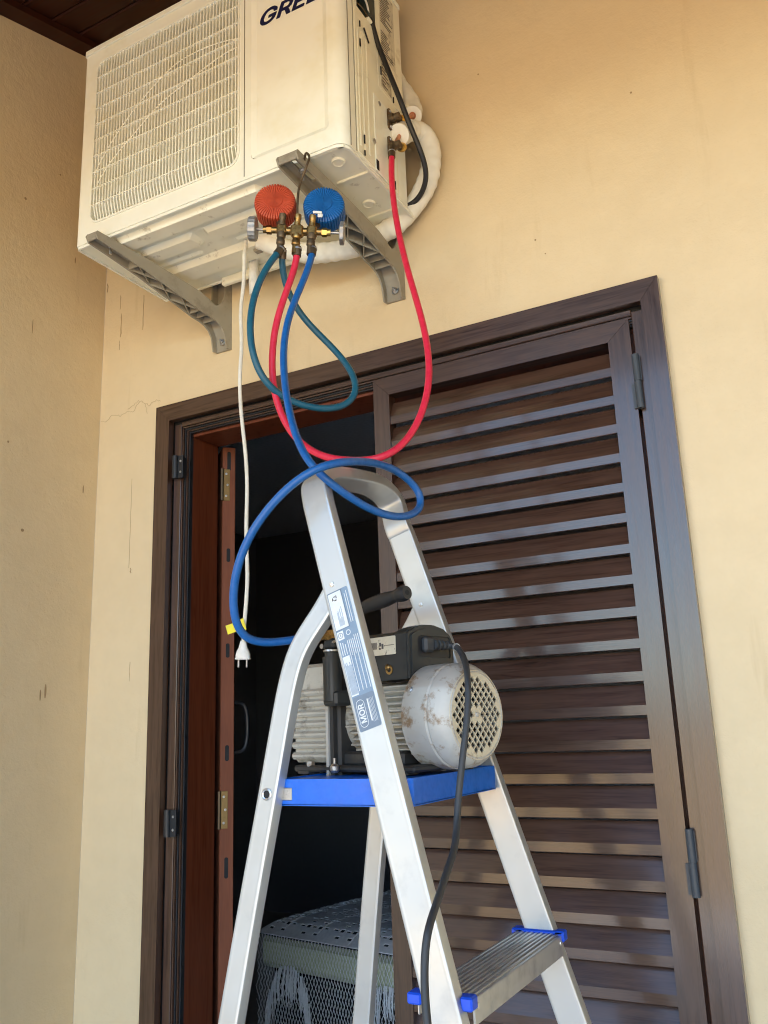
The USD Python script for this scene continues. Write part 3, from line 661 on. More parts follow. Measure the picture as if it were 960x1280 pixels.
c = obj('power_cable', tube(spline([(.812, -.234, 2.862), (.820, -.228, 2.845), (.823, -.215, 2.812), (.830, -.20, 2.772), (.843, -.19, 2.720), (.858, -.18, 2.662), (.872, -.15, 2.590), (.878, -.105, 2.528), (.862, -.075, 2.498), (.826, -.058, 2.476), (.783, -.068, 2.466), (.740, -.070, 2.462)], .006), .0062, 12), 'rubber_black',
        label='black rubber cable hanging from the open terminal box of the air conditioner', cat='cable')
dp_ = thing('drain_pipe', (.382, -.09, 2.40), 'short white plastic drain stub under the air conditioner', 'pipe')
obj('stub', tube(spline([(.379, -.085, 2.447), (.381, -.088, 2.40), (.385, -.09, 2.347)], .01), .0125, 16), 'pvc_white', dp_)

wc = thing('plug_cable', (.36, -.08, 1.48), 'white two pin plug hanging on its thin cable with a yellow tag', 'plug')
P = spline([(.420, -.172, 2.4475), (.414, -.170, 2.385), (.412, -.171, 2.322), (.402, -.167, 2.263), (.397, -.157, 2.185), (.387, -.150, 2.107), (.383, -.138, 2.010), (.384, -.123, 1.915), (.379, -.111, 1.820), (.370, -.102, 1.727), (.365, -.091, 1.634), (.353, -.084, 1.542), (.345, -.079, 1.484)], .012)
obj('cable', tube(P, .0047, 10), 'wire_white', wc)
pc = np.array([.3425, -.077, 1.484]); pdir = np.array([-.10, .10, -1.]); Tp = fr_axis(pc, pdir)
prof = [(0, -.003), (.0062, -.003), (.0080, .004), (.0105, .014), (.0150, .022), (.0172, .030), (.0168, .036), (.0185, .0365), (.0185, .0395), (0, .0395)]
pl = lathe(prof, 20); v = np.array(pl.vertices); v[:, 1] *= .62; pl.vertices = v
rtv = np.array([.88, .47, 0]); Tp = np.eye(4); zz_ = pdir/np.linalg.norm(pdir); xx_ = rtv - zz_*(rtv@zz_); xx_ /= np.linalg.norm(xx_); Tp[:3, 0], Tp[:3, 1], Tp[:3, 2], Tp[:3, 3] = xx_, np.cross(zz_, xx_), zz_, pc
pb_ = obj('plug', put(pl, Tp), 'pvc_white', wc)
for s in (-1, 1): obj('pin', put(cat_([put(lathe([(0, 0), (.0023, 0), (.0023, .018), (.0012, .0195), (0, .0195)], 10), fr_axis((s*.0095, 0, .039), (0, 0, 1)))]), Tp), 'zinc', pb_)
Tt = frame((.3500, -.088, 1.521), (.86, .47, .30), (-.15, .12, 1))
tg = obj('tag', cat_([put(bx(-.038, .004, -.011, .011, .004, .0046), Tt), put(bx(-.012, .006, -.014, .014, .0052, .0058), Tt)]), 'tag_yellow', wc, smooth=False)
for k in range(3): obj('print_line', put(bx(-.034+.006*k, -.031+.006*k, -.006, .006, .0030, .0036), Tt), 'ink', tg, smooth=False)

# ------------------------------------------------------------------ gauge manifold
Mo = np.array([.7318, -.413, 2.2406]); mx = np.array([.881, .4725, 0]); my = np.array([-.4725, .881, 0])
mxt = mx*math.cos(.095) - np.array([0, 0, 1])*math.sin(.095)
Tm = frame(Mo, mxt, my)                     # x along the body, y away from the camera, z up
gm = thing('gauge_manifold', Mo, 'brass manifold with red and blue rubber booted gauges hanging from a bracket', 'gauge')
P_ = lambda m: put(m, Tm)
body = [cyl((-.062, 0, .002), (.058, 0, .002), .0068, 16), bx(-.040, -.020, -.009, .010, -.006, .012, .003), bx(-.012, .013, -.010, .010, -.009, .012, .003), bx(.020, .040, -.009, .010, -.007, .012, .003),
        bx(-.040, .040, .004, .012, -.002, .008, .002)]
obj('body', P_(cat_(body)), 'brass', gm)
for x, m in ((-.030, 'brass_dark'), (.0005, 'brass'), (.030, 'brass_dark')):
    obj('outlet', P_(cat_([lath([(0, 0), (.0090, 0), (.0090, .008), (.0070, .012), (.0085, .016), (.0085, .024), (.0065, .027), (.0065, .046), (0, .046)], (x, -.001, -.005), (0, -.06, -1), 14)])), m, gm)
for x, m in ((-.030, 'brass_dark'), (.0005, 'brass'), (.030, 'brass')):
    obj('stem', P_(cat_([lath([(0, 0), (.0072, 0), (.0072, .004), (.0060, .0045), (.0062, .008), (.0056, .0085), (.0062, .012), (.0056, .0125), (.0070, .016), (.0070, .024), (0, .024)], (x, -.004, .010), (0, -.1, 1), 14)])), m, gm)
for sg, xk in ((-1, -.088), (1, .090)):
    kn = obj('knob_stem', P_(cat_([cyl((sg*.055, 0, .002), (xk-sg*.004, 0, .002), .0028, 10)])), 'steel', gm)
    obj('gland_nut', P_(cat_([cyl((sg*.050, 0, .002), (sg*.060, 0, .002), .0090, 6), cyl((sg*.060, 0, .002), (sg*.067, 0, .002), .0072, 14)])), 'brass_bright' if sg > 0 else 'brass', gm)
    hw, kr = (.0078, .0235) if sg < 0 else (.0045, .0215)
    prof = [(0, -hw), (kr-.0015, -hw), (kr, -hw+.0015), (kr, hw-.0015), (kr-.0015, hw), (0, hw)]
    kk = lathe(prof, 36); v = np.array(kk.vertices); r = np.hypot(v[:, 0], v[:, 1]); th = np.arctan2(v[:, 1], v[:, 0])
    f = np.where(r > .010, 1 + (.02 if sg < 0 else .07)*np.cos(th*(18 if sg < 0 else 6)), 1); v[:, 0] *= f; v[:, 1] *= f; kk.vertices = v
    kax = (1, .25*0, 0)
    obj('knob', P_(put(kk, fr_axis((xk, 0, .002), kax))), 'knob_metal', gm, smooth=25)
def gauge(cx_, cz_, m, nx_):
    # rubber boot: ribbed back disc towards the camera, ribbed side behind
    n = 44
    V, F = [], []
    prof = [(.0, -.001), (.0165, -.001), (.0175, .0008), (.033, .0016), (.0400, .0050), (.0420, .011), (.0420, .042), (.038, .048), (0, .048)]
    sub = n*4; ms = []
    mm = lathe(prof, sub)
    v = np.array(mm.vertices); r = np.hypot(v[:, 0], v[:, 1]); th = np.arctan2(v[:, 1], v[:, 0]); k = np.round(th/(2*np.pi)*sub) % 4
    rib = np.where(k != 0, 1.0, 0.0)
    outer_ = (r > .016)
    v[:, 2] += np.where(outer_ & (v[:, 2] < .012), (1-rib)*.0022, 0)
    sc = np.where((r > .033) & (v[:, 2] < .045), 1 - (1-rib)*.055, 1); v[:, 0] *= sc; v[:, 1] *= sc
    mm.vertices = v
    g = obj('gauge', P_(put(mm, frame((cx_, .000, cz_), (1, 0, 0), (0, .03, 1)) @ trimesh.transformations.rotation_matrix(math.pi, (1, 0, 0)))), m, gm, smooth=20)
    obj('lens_rim', P_(lath([(0, 0), (.034, 0), (.034, .004), (.028, .006), (0, .006)], (cx_, .044, cz_-.004), (0, 1, .1), 28)), 'black_metal', g)
    return g
gauge(-.051, .0700, 'gauge_red', 0); gauge(.048, .0680, 'gauge_blue', 0)
obj('gauge_stem', P_(cat_([cyl((-.034, .004, .006), (-.042, .022, .042), .006, 10), ])), 'brass_dark', gm)
obj('gauge_stem', P_(cat_([cyl((.032, .004, .006), (.042, .022, .042), .006, 10), ])), 'brass_dark', gm)
obj('valve_key', P_(cat_([bx(.030, .048, -.014, -.009, .036, .041, .001), bx(.040, .050, -.013, -.010, .028, .036, .001)])), 'pvc_white', gm)
hk = spline([Mo+mx*.0005+np.array([0, 0, .020]), Mo+mx*.002+my*-.002+np.array([0, 0, .055]), Mo+mx*.005+my*.004+np.array([0, 0, .10]), Mo+mx*.012+my*.004+np.array([0, 0, .125]), (.7530, -.405, 2.389), (.7560, -.400, 2.410), (.7460, -.395, 2.4260), (.7350, -.384, 2.4290), (.7240, -.372, 2.4240)], .004)
obj('hook', tube(hk, .0024, 8), 'brass_dark', gm)

# ------------------------------------------------------------------ hoses
def hose(name, pts, r, m, label, ends, smooth_k=1):
    t = thing(name, pts[len(pts)//2], label, 'hose')
    P = spline(smoothpts(pts, smooth_k), .007)
    obj('hose', tube(P, r, 14), m, t)
    for e in ends:
        i = 0 if e == 0 else -1; j = 1 if e == 0 else -2
        d = P[i]-P[j]; d /= np.linalg.norm(d)
        obj('ferrule', cat_([lath([(0, 0), (r+.0016, 0), (r+.0016, .014), (r+.0004, .016), (r+.0004, .021), (0, .021)], P[i]-d*.010, d, 14)]), 'brass_dark', t)
        obj('collar', lath([(r+.0022, 0), (r+.0022, .003), (r+.0006, .0035), (r+.0006, 0)], P[i]+d*.004, d, 14), 'zinc', t)
    return t
hose('charging_hose', [(.7030, -.432, 2.198), (.694, -.445, 2.176), (.682, -.464, 2.135), (.671, -.479, 2.081), (.671, -.488, 2.019), (.681, -.491, 1.958), (.69, -.474, 1.915), (.707, -.439, 1.888), (.736, -.403, 1.875), (.766, -.365, 1.873), (.787, -.335, 1.886), (.801, -.317, 1.91), (.799, -.31, 1.941), (.783, -.308, 1.98), (.744, -.31, 2.032), (.713, -.335, 2.07), (.694, -.363, 2.104), (.688, -.392, 2.144), (.694, -.412, 2.176), (.703, -.422, 2.198)],
     .0066, 'hose_teal', 'teal hose looped back on itself below the red gauge', (0, 1))
hose('charging_hose', [(.7330, -.414, 2.196), (.731, -.415, 2.180), (.725, -.417, 2.145), (.706, -.431, 2.087), (.695, -.44, 2.032), (.691, -.445, 1.965), (.695, -.446, 1.907), (.709, -.443, 1.85), (.741, -.439, 1.794), (.793, -.44, 1.751), (.856, -.442, 1.7370), (.904, -.436, 1.728), (.932, -.398, 1.750), (.955, -.358, 1.809), (.96, -.325, 1.88), (.957, -.302, 1.945), (.938, -.278, 2.042), (.907, -.263, 2.136), (.878, -.240, 2.237), (.852, -.220, 2.356), (.840, -.202, 2.440), (.8385, -.193, 2.500), (.8385, -.191, 2.516)],
     .0066, 'hose_red', 'bright red hose drooping from the manifold and up to the service valve', (0, 1))
hose('charging_hose', [(.7590, -.400, 2.196), (.759, -.404, 2.180), (.758, -.417, 2.143), (.751, -.447, 2.077), (.746, -.473, 2.022), (.754, -.498, 1.946), (.772, -.519, 1.873), (.799, -.542, 1.8), (.835, -.569, 1.729), (.872, -.585, 1.684), (.892, -.565, 1.661), (.908, -.528, 1.64), (.926, -.492, 1.625), (.94, -.441, 1.62), (.952, -.401, 1.629), (.959, -.372, 1.652), (.957, -.37, 1.672), (.949, -.389, 1.695), (.935, -.422, 1.714), (.928, -.496, 1.709), (.928, -.572, 1.690), (.904, -.608, 1.679), (.872, -.622, 1.662), (.838, -.636, 1.631), (.8, -.642, 1.592), (.771, -.640, 1.55), (.75, -.630, 1.508), (.74, -.619, 1.473), (.739, -.607, 1.442), (.741, -.589, 1.425), (.755, -.561, 1.418), (.775, -.535, 1.422), (.800, -.510, 1.427)],
     .0066, 'hose_blue', 'bright blue hose coiled round the ladder top and running to the pump', (0,))

# ------------------------------------------------------------------ step ladder
ld = thing('step_ladder', (.98, -.43, 0), 'aluminium step ladder with blue platform standing before the shutter', 'ladder')
RW, RT_ = .048, .022
def rx(z): return 1.3565 - .2995*z
def ly(z): return -.7034 + .0788*z      # outer face of the near rail
def ry(z): return -.1858 - .0639*z      # near face of the far rail
Nf = np.array([1., 0, .2995]); Nf /= np.linalg.norm(Nf)
path = [(rx(z), ly(z)+RT_/2, z) for z in np.linspace(.012, 1.63, 60)]
arc = spline([(rx(z), y, z) for y, z in [(ly(1.63)+RT_/2, 1.63), (-.5605, 1.648), (-.5545, 1.6640), (-.5420, 1.6770), (-.5200, 1.6870), (-.480, 1.6970), (-.42, 1.7080), (-.345, 1.7170), (-.303, 1.7120), (-.277, 1.6930), (ry(1.66)+RT_/2, 1.660), (ry(1.63)+RT_/2, 1.630)]], .007)
path2 = [(rx(z), ry(z)+RT_/2, z) for z in np.linspace(1.63, .012, 60)]
full = np.vstack([path[:-1], arc, path2[1:]])
def gprof(w, t, n=11, side=-1):
    """rail section: rounded corners and fine flutes on both wide faces (n across, t through)"""
    pts = []; r = .003; m = .006; g = .0004
    for sgn in (-1, 1):
        xs = np.linspace(-w/2+m, w/2-m, 2*n+1)
        if sgn > 0: xs = xs[::-1]
        edge = [(-w/2, sgn*(t/2-r)), (-w/2+r*.3, sgn*(t/2-r*.3)), (-w/2+r, sgn*t/2)]
        edge2 = [(w/2-r, sgn*t/2), (w/2-r*.3, sgn*(t/2-r*.3)), (w/2, sgn*(t/2-r))]
        mid = [(x, sgn*(t/2 - (g if k % 2 and sgn == side else 0))) for k, x in enumerate(xs)]
        pts += (edge + mid + edge2) if sgn < 0 else (edge2[::-1] + mid + edge[::-1])
    return pts
obj('front_frame', sweep_rect(full, Nf, gprof(RW, RT_)), 'alu', ld, smooth=28)
# rear legs
def rear(px_, py, name_y):
    P = spline([(x, py(z), z) for x, z in px_], .01); return P
RL = [(.9050, 1.4930), (.8985, 1.4850), (.8790, 1.4560), (.8430, 1.4080), (.8255, 1.3650), (.8145, 1.3150), (.7935, 1.1923), (.7615, 1.0100), (.7110, .7000), (.6540, .3500), (.5990, .012)]
Pl = rear(RL, lambda z: ly(z)+.0165, 0); Pr = rear(RL, lambda z: ry(z)+.0118, 0)
obj('rear_leg', sweep_rect(Pl, (1., 0, .165), gprof(.034, .021, 5, 1)), 'alu', ld, smooth=28)
obj('rear_leg', sweep_rect(Pr, (1., 0, .165), gprof(.034, .021, 5, 1)), 'alu', ld, smooth=28)
for z in (.40, .85):
    x = np.interp(z, [.35, .70, 1.01], [.6540, .7110, .7615])
    obj('rear_brace', bx(x-.010, x+.010, ly(z)+.026, ry(z)-.004, z-.012, z+.012, .003), 'alu', ld) if z < .5 else None
for P, yoff in ((.0060, ly(1.1923)), ):
    pg = obj('hole_plug', lath([(.0052, 0), (.0085, 0), (.0088, .0016), (.0072, .0026), (.0055, .0016)], (.7935, ly(1.1923)+.0062, 1.1923), (0, -1, 0), 24), 'alu_bar', ld)
    obj('hole', lath([(0, 0), (.0060, 0), (.0060, .0012), (0, .0012)], (.7935, ly(1.1923)+.0062, 1.1923), (0, -1, 0), 20), 'black_gap', pg)
for y, d in ((ly(1.487), -1), (ry(1.50), -1)):
    obj('rivet', lath([(0, 0), (.0042, 0), (.0036, .0016), (.0015, .0020), (0, .0010)], (rx(1.495)-.006, y+.0004, 1.495), (0, -1, 0), 14), 'alu_bar', ld)
# platform
zp = 1.2103
plf = obj('platform', cat_([prism(rrect(.792, ly(zp)+RT_+.002, 1.0200, ry(zp)-.002, .010), zp-.006, zp)]), 'platform_blue', ld)
o_ = rrect(.790, ly(zp)+RT_+.0005, 1.0225, ry(zp)-.0005, .012)
obj('skirt', cat_([prism(o_.difference(o_.buffer(-.003)), zp-.034, zp+.002), prism(o_.difference(o_.buffer(-.010)), zp-.0355, zp-.033)]), 'platform_blue', plf, smooth=30)
for y in (ly(zp)+RT_+.0002, ry(zp)-.0002):
    obj('bracket_plate', bx(.800, .826, y-.0012, y+.0012, zp-.028, zp-.010, .001), 'steel', plf, smooth=False)
# steps
for z in (.9515, .6927, .4339, .1751):
    x = rx(z); y0, y1 = ly(z)+RT_+.001, ry(z)-.001
    t = obj('step', cat_([bx(x-.042, x+.037, y0, y1, z-.0035, z-.0005, .0008), bx(x+.034, x+.0373, y0, y1, z-.031, z-.0008, .0012), bx(x-.042, x-.039, y0, y1, z-.026, z-.001, .001)]), 'alu_tread', ld, smooth=False)
    for k in range(9):
        xr = x-.036 + .0082*k
        obj('tread_ridge', bx(xr-.0022, xr+.0022, y0, y1, z-.0008, z+.0016+.0004*(k % 2), .0008), 'alu_tread', t, smooth=False)
    for yy, sgn in ((ly(z), -1), (ry(z), 1)):
        # blue end caps: a thin strip along the tread's end and a knob that wraps the rail at front and back
        ye = y0-.002 if sgn < 0 else y1+.002
        a0, a1 = (ye-.004, ye+.006) if sgn < 0 else (ye-.006, ye+.004)
        obj('end_cap', cat_([bx(x-.044, x+.040, a0, a1, z-.001, z+.0052, .0022),
            bx(x+.0245, x+.041, min(a0, a0+sgn*.010), max(a1, a1+sgn*.010), z-.011, z+.0055, .0022), bx(x-.047, x-.0270, min(a0, a0+sgn*.014), max(a1, a1+sgn*.014), z-.009, z+.005, .0022)]), 'cap_blue', t)
        obj('rivet', lath([(0, 0), (.0042, 0), (.0036, .0016), (0, .0020)], (x+.0372, (y0+.010 if sgn < 0 else y1-.010), z-.010), (1, 0, 0), 12), 'alu_bar', t)
for f in ((rx(.02), ly(.02)+RT_/2), (rx(.02), ry(.02)+RT_/2), (.600, ly(.02)+.0165), (.600, ry(.02)+.0055)):
    obj('rubber_foot', bx(f[0]-.028, f[0]+.028, f[1]-.015, f[1]+.015, .0005, .045, .004), 'cap_blue', ld)
# printed label on the near rail
uz = np.array([-.2995, .0788, 1.]); uz /= np.linalg.norm(uz)
zm = 1.384
Tl = frame((rx(zm), ly(zm)+.0002, zm), uz, (-1., 0, -.2995))      # x up the rail, y towards the wide face's left edge, z out towards the viewer
Lb = lambda m: put(m, Tl)
def flat_(poly, d0, d1): return Lb(prism(poly, d0, d1))
lab = obj('rail_label', flat_(rrect(-.108, -.0185, .106, .0185, .003), -.001, .0004), 'label_blue', ld, smooth=False)
obj('brand_panel', flat_(rrect(-.1075, -.018, -.058, .018, .003), .0003, .0007), 'label_dark', lab, smooth=False)
tx = meshkit.text_mesh('MOR', .0088, .0005, True); b_ = tx.bounds; tx.apply_translation((-(b_[0][0]+b_[1][0])/2, -(b_[0][1]+b_[1][1])/2, 0)); tx.apply_translation((-.0835, .0075, .0007))
obj('lettering', Lb(tx), 'label_white', lab, smooth=False)
ov = Polygon([(-.0835 + .0205*math.cos(t), .0075 + .0078*math.sin(t)) for t in np.linspace(0, 2*math.pi, 48)])
ov = rrect(-.1035, .0005, -.0635, .0145, .0068)
obj('oval', flat_(ov.difference(ov.buffer(-.0007)), .0007, .0011), 'label_white', lab, smooth=False)
obj('panel_line', flat_(sbox(-.098, -.0065, -.066, -.0045), .0007, .0010), 'label_white', lab, smooth=False)
obj('white_panel', flat_(sbox(-.056, .0055, .004, .0175), .0003, .0007), 'label_white', lab, smooth=False)
obj('white_panel', flat_(sbox(.046, -.0055, .104, .0175), .0003, .0007), 'label_white', lab, smooth=False)
obj('white_panel', flat_(sbox(.030, .0065, .043, .0172), .0003, .0007), 'label_white', lab, smooth=False)
obj('panel_border', flat_(sbox(.0445, -.007, .1055, .0183).difference(sbox(.0455, -.006, .1045, .0176)), .0003, .0008), 'label_dark', lab, smooth=False)
ring_ = Point(.0365, .0118).buffer(.0042); obj('symbol', flat_(ring_.difference(ring_.buffer(-.0008)).union(sbox(.0345, .0113, .0385, .0123)), .0007, .001), 'label_dark', lab, smooth=False)
ring_ = Point(.037, -.002).buffer(.0040); obj('symbol', flat_(ring_.difference(ring_.buffer(-.0010)), .0004, .0008), 'label_white', lab, smooth=False)
sym = unary_union([Polygon([(.092, .012), (.098, .0105), (.092, .009)]), sbox(.0905, .004, .0925, .008), sbox(.094, .003, .0985, .0045), sbox(.0965, .0055, .098, .0085)])
obj('symbol', flat_(sym, .0007, .001), 'ink', lab, smooth=False)
tl = []
for k in range(7):
    y = .0160 - .0016*k; tl.append(sbox(-.054, y-.0004, -.054+.056*rnd.uniform(.75, 1), y+.0004))
for k in range(9):
    y = .0065 - .0016*k; tl.append(sbox(.050, y+.0065-.0003, .050+.036*rnd.uniform(.3, 1), y+.0065+.0003)) if k > 2 else None
obj('small_print', flat_(unary_union(tl), .0007, .0010), 'label_blue', lab, smooth=False, kind='stuff')
tl = []
for k in range(3):
    y = .0155 - .0038*k
    tl.append(sbox(.006, y-.0007, .006+.022*rnd.uniform(.7, 1), y+.0005))
for k in range(7):
    y = .0030 - .0032*k
    if y > -.017: tl.append(sbox(.002 if k % 2 else -.052, y-.0006, .026 if k < 4 else .030, y+.0004))
for k in range(4): tl.append(sbox(-.100, -.0080-.0022*k, -.066, -.0076-.0022*k))
tl += [sbox(.050, -.0150, .100, -.0140), sbox(.050, -.0115, .096, -.0105)]
obj('small_print', flat_(unary_union(tl), .0004, .0010), 'label_white', lab, smooth=False, kind='stuff')

# ------------------------------------------------------------------ vacuum pump
al = math.radians(14); pa = np.array([math.cos(al), -math.sin(al), 0]); pbv = np.array([math.sin(al), math.cos(al), 0])
Po = np.array([1.0714, -.45, 1.2957]); Tq = frame(Po, pa, pbv)       # x along the axis towards the fan, y away, z up
Q = lambda m: put(m, Tq)
vp = thing('vacuum_pump', Po - pa*.17 - np.array([0, 0, .084]), 'worn grey vacuum pump with finned motor on the blue ladder platform', 'pump')
# fan cover: bell with rolled front edge and perforated grille
R = .079
cov = lathe([(R-.004, -.084), (R, -.084), (R+.0005, -.060), (R+.0005, -.038), (R-.0015, -.036), (R-.0015, -.034), (R, -.032), (R-.002, -.016), (R-.008, -.006), (R-.0140, -.001), (R-.0165, .0), (R-.0165, -.004), (R-.011, -.008), (R-.005, -.020), (R-.004, -.040)], 64)
Ta = np.eye(4); Ta[:3, 0], Ta[:3, 1], Ta[:3, 2] = (0, 1, 0), (0, 0, 1), (1, 0, 0)   # lathe axis -> local x
cv = obj('fan_cover', Q(put(cov, Ta)), 'pump_cover', vp, smooth=40)
disc = Point(0, 0).buffer(R-.0130, quad_segs=16)
hl = []
s = .0128
for i in range(-8, 9):
    for j in range(-8, 9):
        x, y = (i-j)*s*.5*1.06, (i+j)*s*.5*1.06*1.08
        if i*i >= 0 and .011 < math.hypot(x, y) < .0545: hl.append(Polygon([(x-s*.43, y), (x, y-s*.46), (x+s*.43, y), (x, y+s*.46)]))
gr = prism(disc.difference(unary_union(hl)), -.0035, -.0010)
obj('grille', Q(put(gr, Ta)), 'pump_grille', vp, smooth=False)
obj('hub_screw', Q(put(lathe([(0, -.002), (.0045, -.002), (.0035, .0008), (0, .0012)], 14), Ta)), 'pump_cover', vp)
obj('fan_blades', Q(cat_([put(lathe([(0, -.03), (.012, -.03), (.012, -.012), (0, -.012)], 16), Ta)] + [put(bx(.010, .055, -.001, .001, -.030, -.014), Ta @ trimesh.transformations.rotation_matrix(k*math.pi/4, (0, 0, 1))) for k in range(8)])), 'pump_black', vp)
for th in (150, 30, 270):
    c_, s_1 = math.cos(math.radians(th)), math.sin(math.radians(th)); o1 = Tq @ np.array([-.072, R*c_*-1, R*s_1, 1.])
    d1 = Tq[:3, :3] @ np.array([0, -c_, s_1])
    obj('cover_screw', lath([(0, 0), (.0045, 0), (.0045, .002), (.003, .003), (0, .003)], o1[:3]+d1*.0002, d1, 12), 'zinc', vp)
# motor body with lengthwise fins
mb = obj('motor_body', Q(put(lathe([(0, -.226), (.056, -.226), (.056, -.080), (0, -.080)], 48), Ta)), 'pump_grey', vp)
nf = 0
for k in range(40):
    th = 2*math.pi*k/40
    if 50 < math.degrees(th) % 360 < 130: continue
    c_, s_1 = math.cos(th), math.sin(th)
    f = bx(-.215+.004*((k*7) % 3), -.083, -.0016, .0016, .055, .0690, .0008)
    T = trimesh.transformations.rotation_matrix(th - math.pi/2, (1, 0, 0))
    f.apply_transform(T); obj('cooling_fin', Q(f), 'pump_grey', mb, smooth=False)
obj('motor_flange', Q(cat_([prism_yz(rrect(-.078, -.100, .078, .085, .02), -.240, -.232), bx(-.240, -.226, -.070, .070, -.09, .070, .004)])), 'pump_black', vp)
obj('flange_plate', Q(prism_yz(rrect(-.0815, -.1020, .080, .0975, .008), -.2460, -.2405)), 'pump_cover', vp, smooth=False)
# oil reservoir with horizontal ribs
rv = obj('oil_reservoir', Q(bx(-.338, -.2462, -.070, .070, -.066, .094, .006)), 'pump_grey', vp)
for k in range(7):
    z = -.061 + k*.0170
    obj('rib', Q(bx(-.337, -.2464, -.0775, -.0680, z, z+.0115, .004)), 'pump_grey', rv)
    obj('rib', Q(bx(-.3455, -.3370, -.0700, .0700, z, z+.0115, .004)), 'pump_grey', rv)
obj('drain_fitting', Q(cat_([lath([(0, 0), (.005, 0), (.0075, .004), (.0075, .010), (.0045, .013), (.0025, .014), (.0025, .022), (0, .022)], (-.2080, -.100, -.080), (0, 0, 1), 14)])), 'steel', vp)
# intake: black cylinder, brass fitting
it = obj('intake_body', Q(cat_([cyl((-.2215, -.088, .030), (-.2215, -.088, .100), .0150, 20), bx(-.236, -.204, -.098, -.060, .022, .046, .004), cyl((-.2215, -.088, .100), (-.2215, -.088, .108), .0115, 18), bx(-.2335, -.2095, -.097, -.079, .112, .130, .004)])), 'box_black', vp)
obj('intake_collar', Q(cyl((-.2215, -.088, .1085), (-.2215, -.088, .1115), .0135, 18)), 'zinc', it)
obj('intake_fitting', Q(cat_([cyl((-.2220, -.089, .120), (-.2220, -.089, .142), .0065, 12), cyl((-.2150, -.089, .1350), (-.2310, -.089, .1350), .0098, 6), cyl((-.2300, -.089, .1350), (-.2620, -.090, .1345), .0055, 12), cyl((-.2480, -.090, .1345), (-.2560, -.090, .1345), .0068, 12)])), 'brass', it)
obj('intake_clamp', Q(cat_([cyl((-.2350, -.094, .118), (-.2080, -.094, .124), .0022, 8), cyl((-.2340, -.099, .118), (-.2340, -.090, .118), .0042, 10)])), 'steel', it)
# capacitor box on top
prof_ = Polygon([(-.050, .058), (-.050, .126), (-.047, .1315), (-.030, .1390), (-.010, .1440), (.015, .1450), (.040, .1400), (.056, .1300), (.063, .1180), (.064, .058)])
cb = obj('terminal_box', Q(cat_([prism_yz(prof_, -.120, -.0935), prism_yz(Polygon([(-.050, .058), (-.050, .128), (-.046, .1325), (.050, .1325), (.055, .128), (.055, .058)]), -.175, -.1200)])), 'box_black', vp, smooth=40)
cb2 = obj('box_cover', Q(cat_([prism_yz(prof_.buffer(-.001), -.0932, -.0890), prism_yz(prof_.buffer(-.006).difference(rrect(-.030, .092, .052, .126, .006)), -.0892, -.0860)])), 'box_black', vp, smooth=40)
obj('cover_recess', Q(bx(-.0888, -.0876, -.0295, .0515, .0925, .1255)), 'rubber_black', cb2)
obj('cable_gland', Q(cat_([lath([(0, 0), (.0085, 0), (.0085, .004), (.0058, .005), (.0058, .009), (.0082, .010), (.0082, .014), (.0056, .015), (.0056, .019), (.0078, .020), (.0078, .024), (.0052, .025), (.0052, .029), (.0072, .030), (.0072, .034), (.0050, .036), (0, .036)], (-.0790, .000, .1115), (.06, 1, -.02), 14), bx(-.0880, -.0760, -.022, .002, .099, .124, .004)])), 'rubber_grey', cb2)
pl_ = obj('paper_label', Q(prism(rrect(-.1722, .098, -.1150, .1270, .002), .0498, .0506, frame((0, 0, 0), (1, 0, 0), (0, 0, 1)))), 'paper_label', cb, smooth=False)
for k in range(6): obj('print_line', Q(prism(sbox(-.1675+.0022*k, .108, -.1662+.0022*k, .119), .0505, .0510, frame((0, 0, 0), (1, 0, 0), (0, 0, 1)))), 'ink', pl_, smooth=False)
for (x0, z0, x1, z1) in ((-.150, .112, -.146, .118), (-.145, .108, -.141, .116), (-.151, .107, -.147, .110), (-.139, .1125, -.118, .1133), (-.172, .104, -.166, .1055)):
    obj('print_line', Q(prism(sbox(x0, z0, x1, z1), .0505, .0510, frame((0, 0, 0), (1, 0, 0), (0, 0, 1)))), 'ink', pl_, smooth=False)
obj('earth_screw', Q(cat_([lath([(0, 0), (.005, 0), (.005, .002), (.003, .004), (0, .004)], (-.133, -.0505, .078), (0, -1, 0), 12), lath([(.004, 0), (.0075, 0), (.0075, .0012), (.004, .0012)], (-.130, -.0505, .074), (0, -1, 0), 12)])), 'brass', cb)
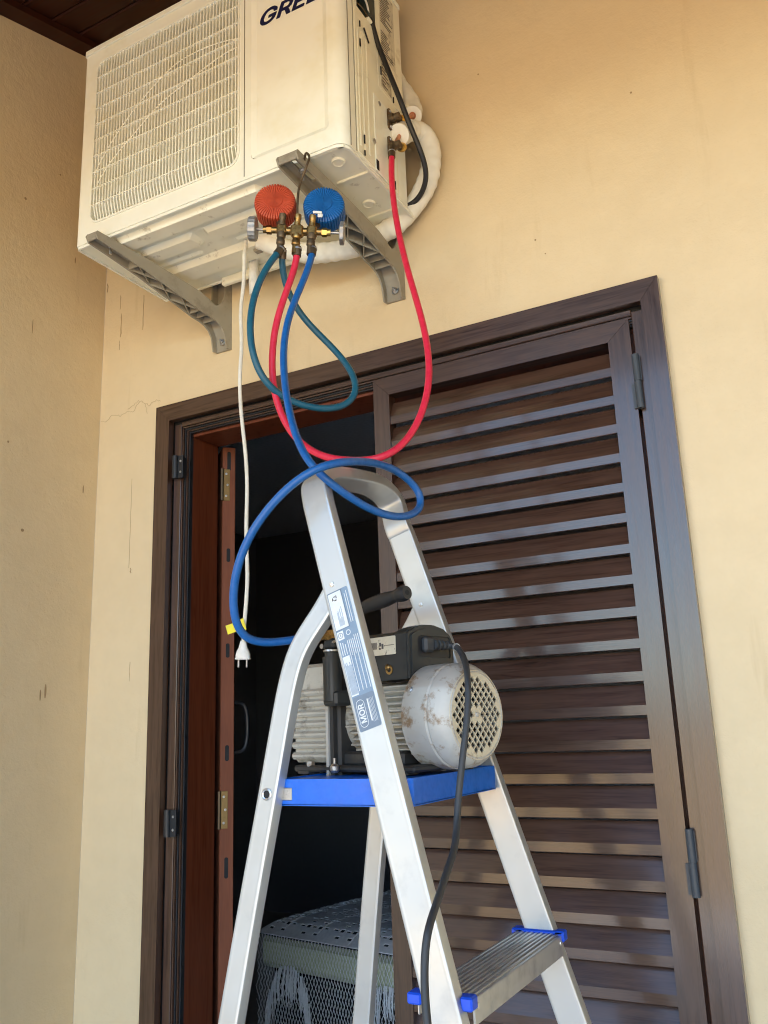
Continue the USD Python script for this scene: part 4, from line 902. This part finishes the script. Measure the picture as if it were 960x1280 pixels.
# handle
hp = spline([(-.250, .0015, .1800), (-.240, .001, .1850), (-.215, .0, .1910), (-.175, -.004, .1950), (-.135, -.008, .1990), (-.122, -.009, .2000)], .005)
hr = np.interp(np.linspace(0, 1, len(hp)), [0, .06, .15, .3, .6, .8, .86, .97, 1], [.006, .0085, .0105, .0125, .0125, .0100, .0125, .0132, .011])
hd = obj('handle_grip', Q(tube(hp, hr, 18)), 'rubber_black', vp)
obj('handle_bore', Q(cyl((-.1230, -.009, .2000), (-.1214, -.0092, .2001), .0045, 12)), 'black_gap', hd)
obj('handle_bracket', Q(cat_([tube(spline([(-.248, .002, .1810), (-.244, .003, .150), (-.240, .003, .105), (-.238, .002, .080)], .01), .0065, 10)])), 'steel', hd)
# base
obj('base_plate', Q(cat_([bx(-.325, -.060, -.082, .082, -.0800, -.0700, .003), bx(-.315, -.290, -.080, -.055, -.0835, -.079), bx(-.10, -.075, -.080, -.055, -.0835, -.079), bx(-.315, -.290, .055, .080, -.0835, -.079), bx(-.10, -.075, .055, .080, -.0835, -.079)])), 'pump_black', vp)
obj('base_foot', Q(cat_([bx(-.235, -.100, -.060, .060, -.0720, -.050, .004)])), 'pump_black', vp)
obj('foot_bolt', Q(cat_([cyl((-.290, -.075, -.072), (-.290, -.075, -.064), .007, 6)])), 'pump_cover', vp)
cord = spline([(1.0024, -.4080, 1.4075), (1.0085, -.4000, 1.4068), (1.0200, -.4020, 1.4035), (1.0350, -.4220, 1.3960), (1.0619, -.4675, 1.3787), (1.0815, -.5035, 1.3470), (1.0860, -.5219, 1.2990), (1.0838, -.5345, 1.2554), (1.0790, -.5420, 1.2131), (1.0745, -.5480, 1.170), (1.080, -.575, 1.128), (1.087, -.622, 1.098), (1.0945, -.671, 1.071), (1.097, -.702, 1.046), (1.096, -.711, 1.018), (1.099, -.720, .987), (1.106, -.729, .95), (1.118, -.738, .914), (1.15, -.76, .83), (1.19, -.79, .66), (1.22, -.82, .40), (1.24, -.86, .12), (1.26, -.92, .012), (1.32, -1.05, .006), (1.45, -1.2, .006)], .008)
obj('power_cord', tube(cord, .0048, 12), 'rubber_grey', vp)
obj('cord_clip', lath([(.0050, 0), (.0064, 0), (.0064, .004), (.0050, .004)], cord[3], cord[4]-cord[3], 12), 'zinc', vp)
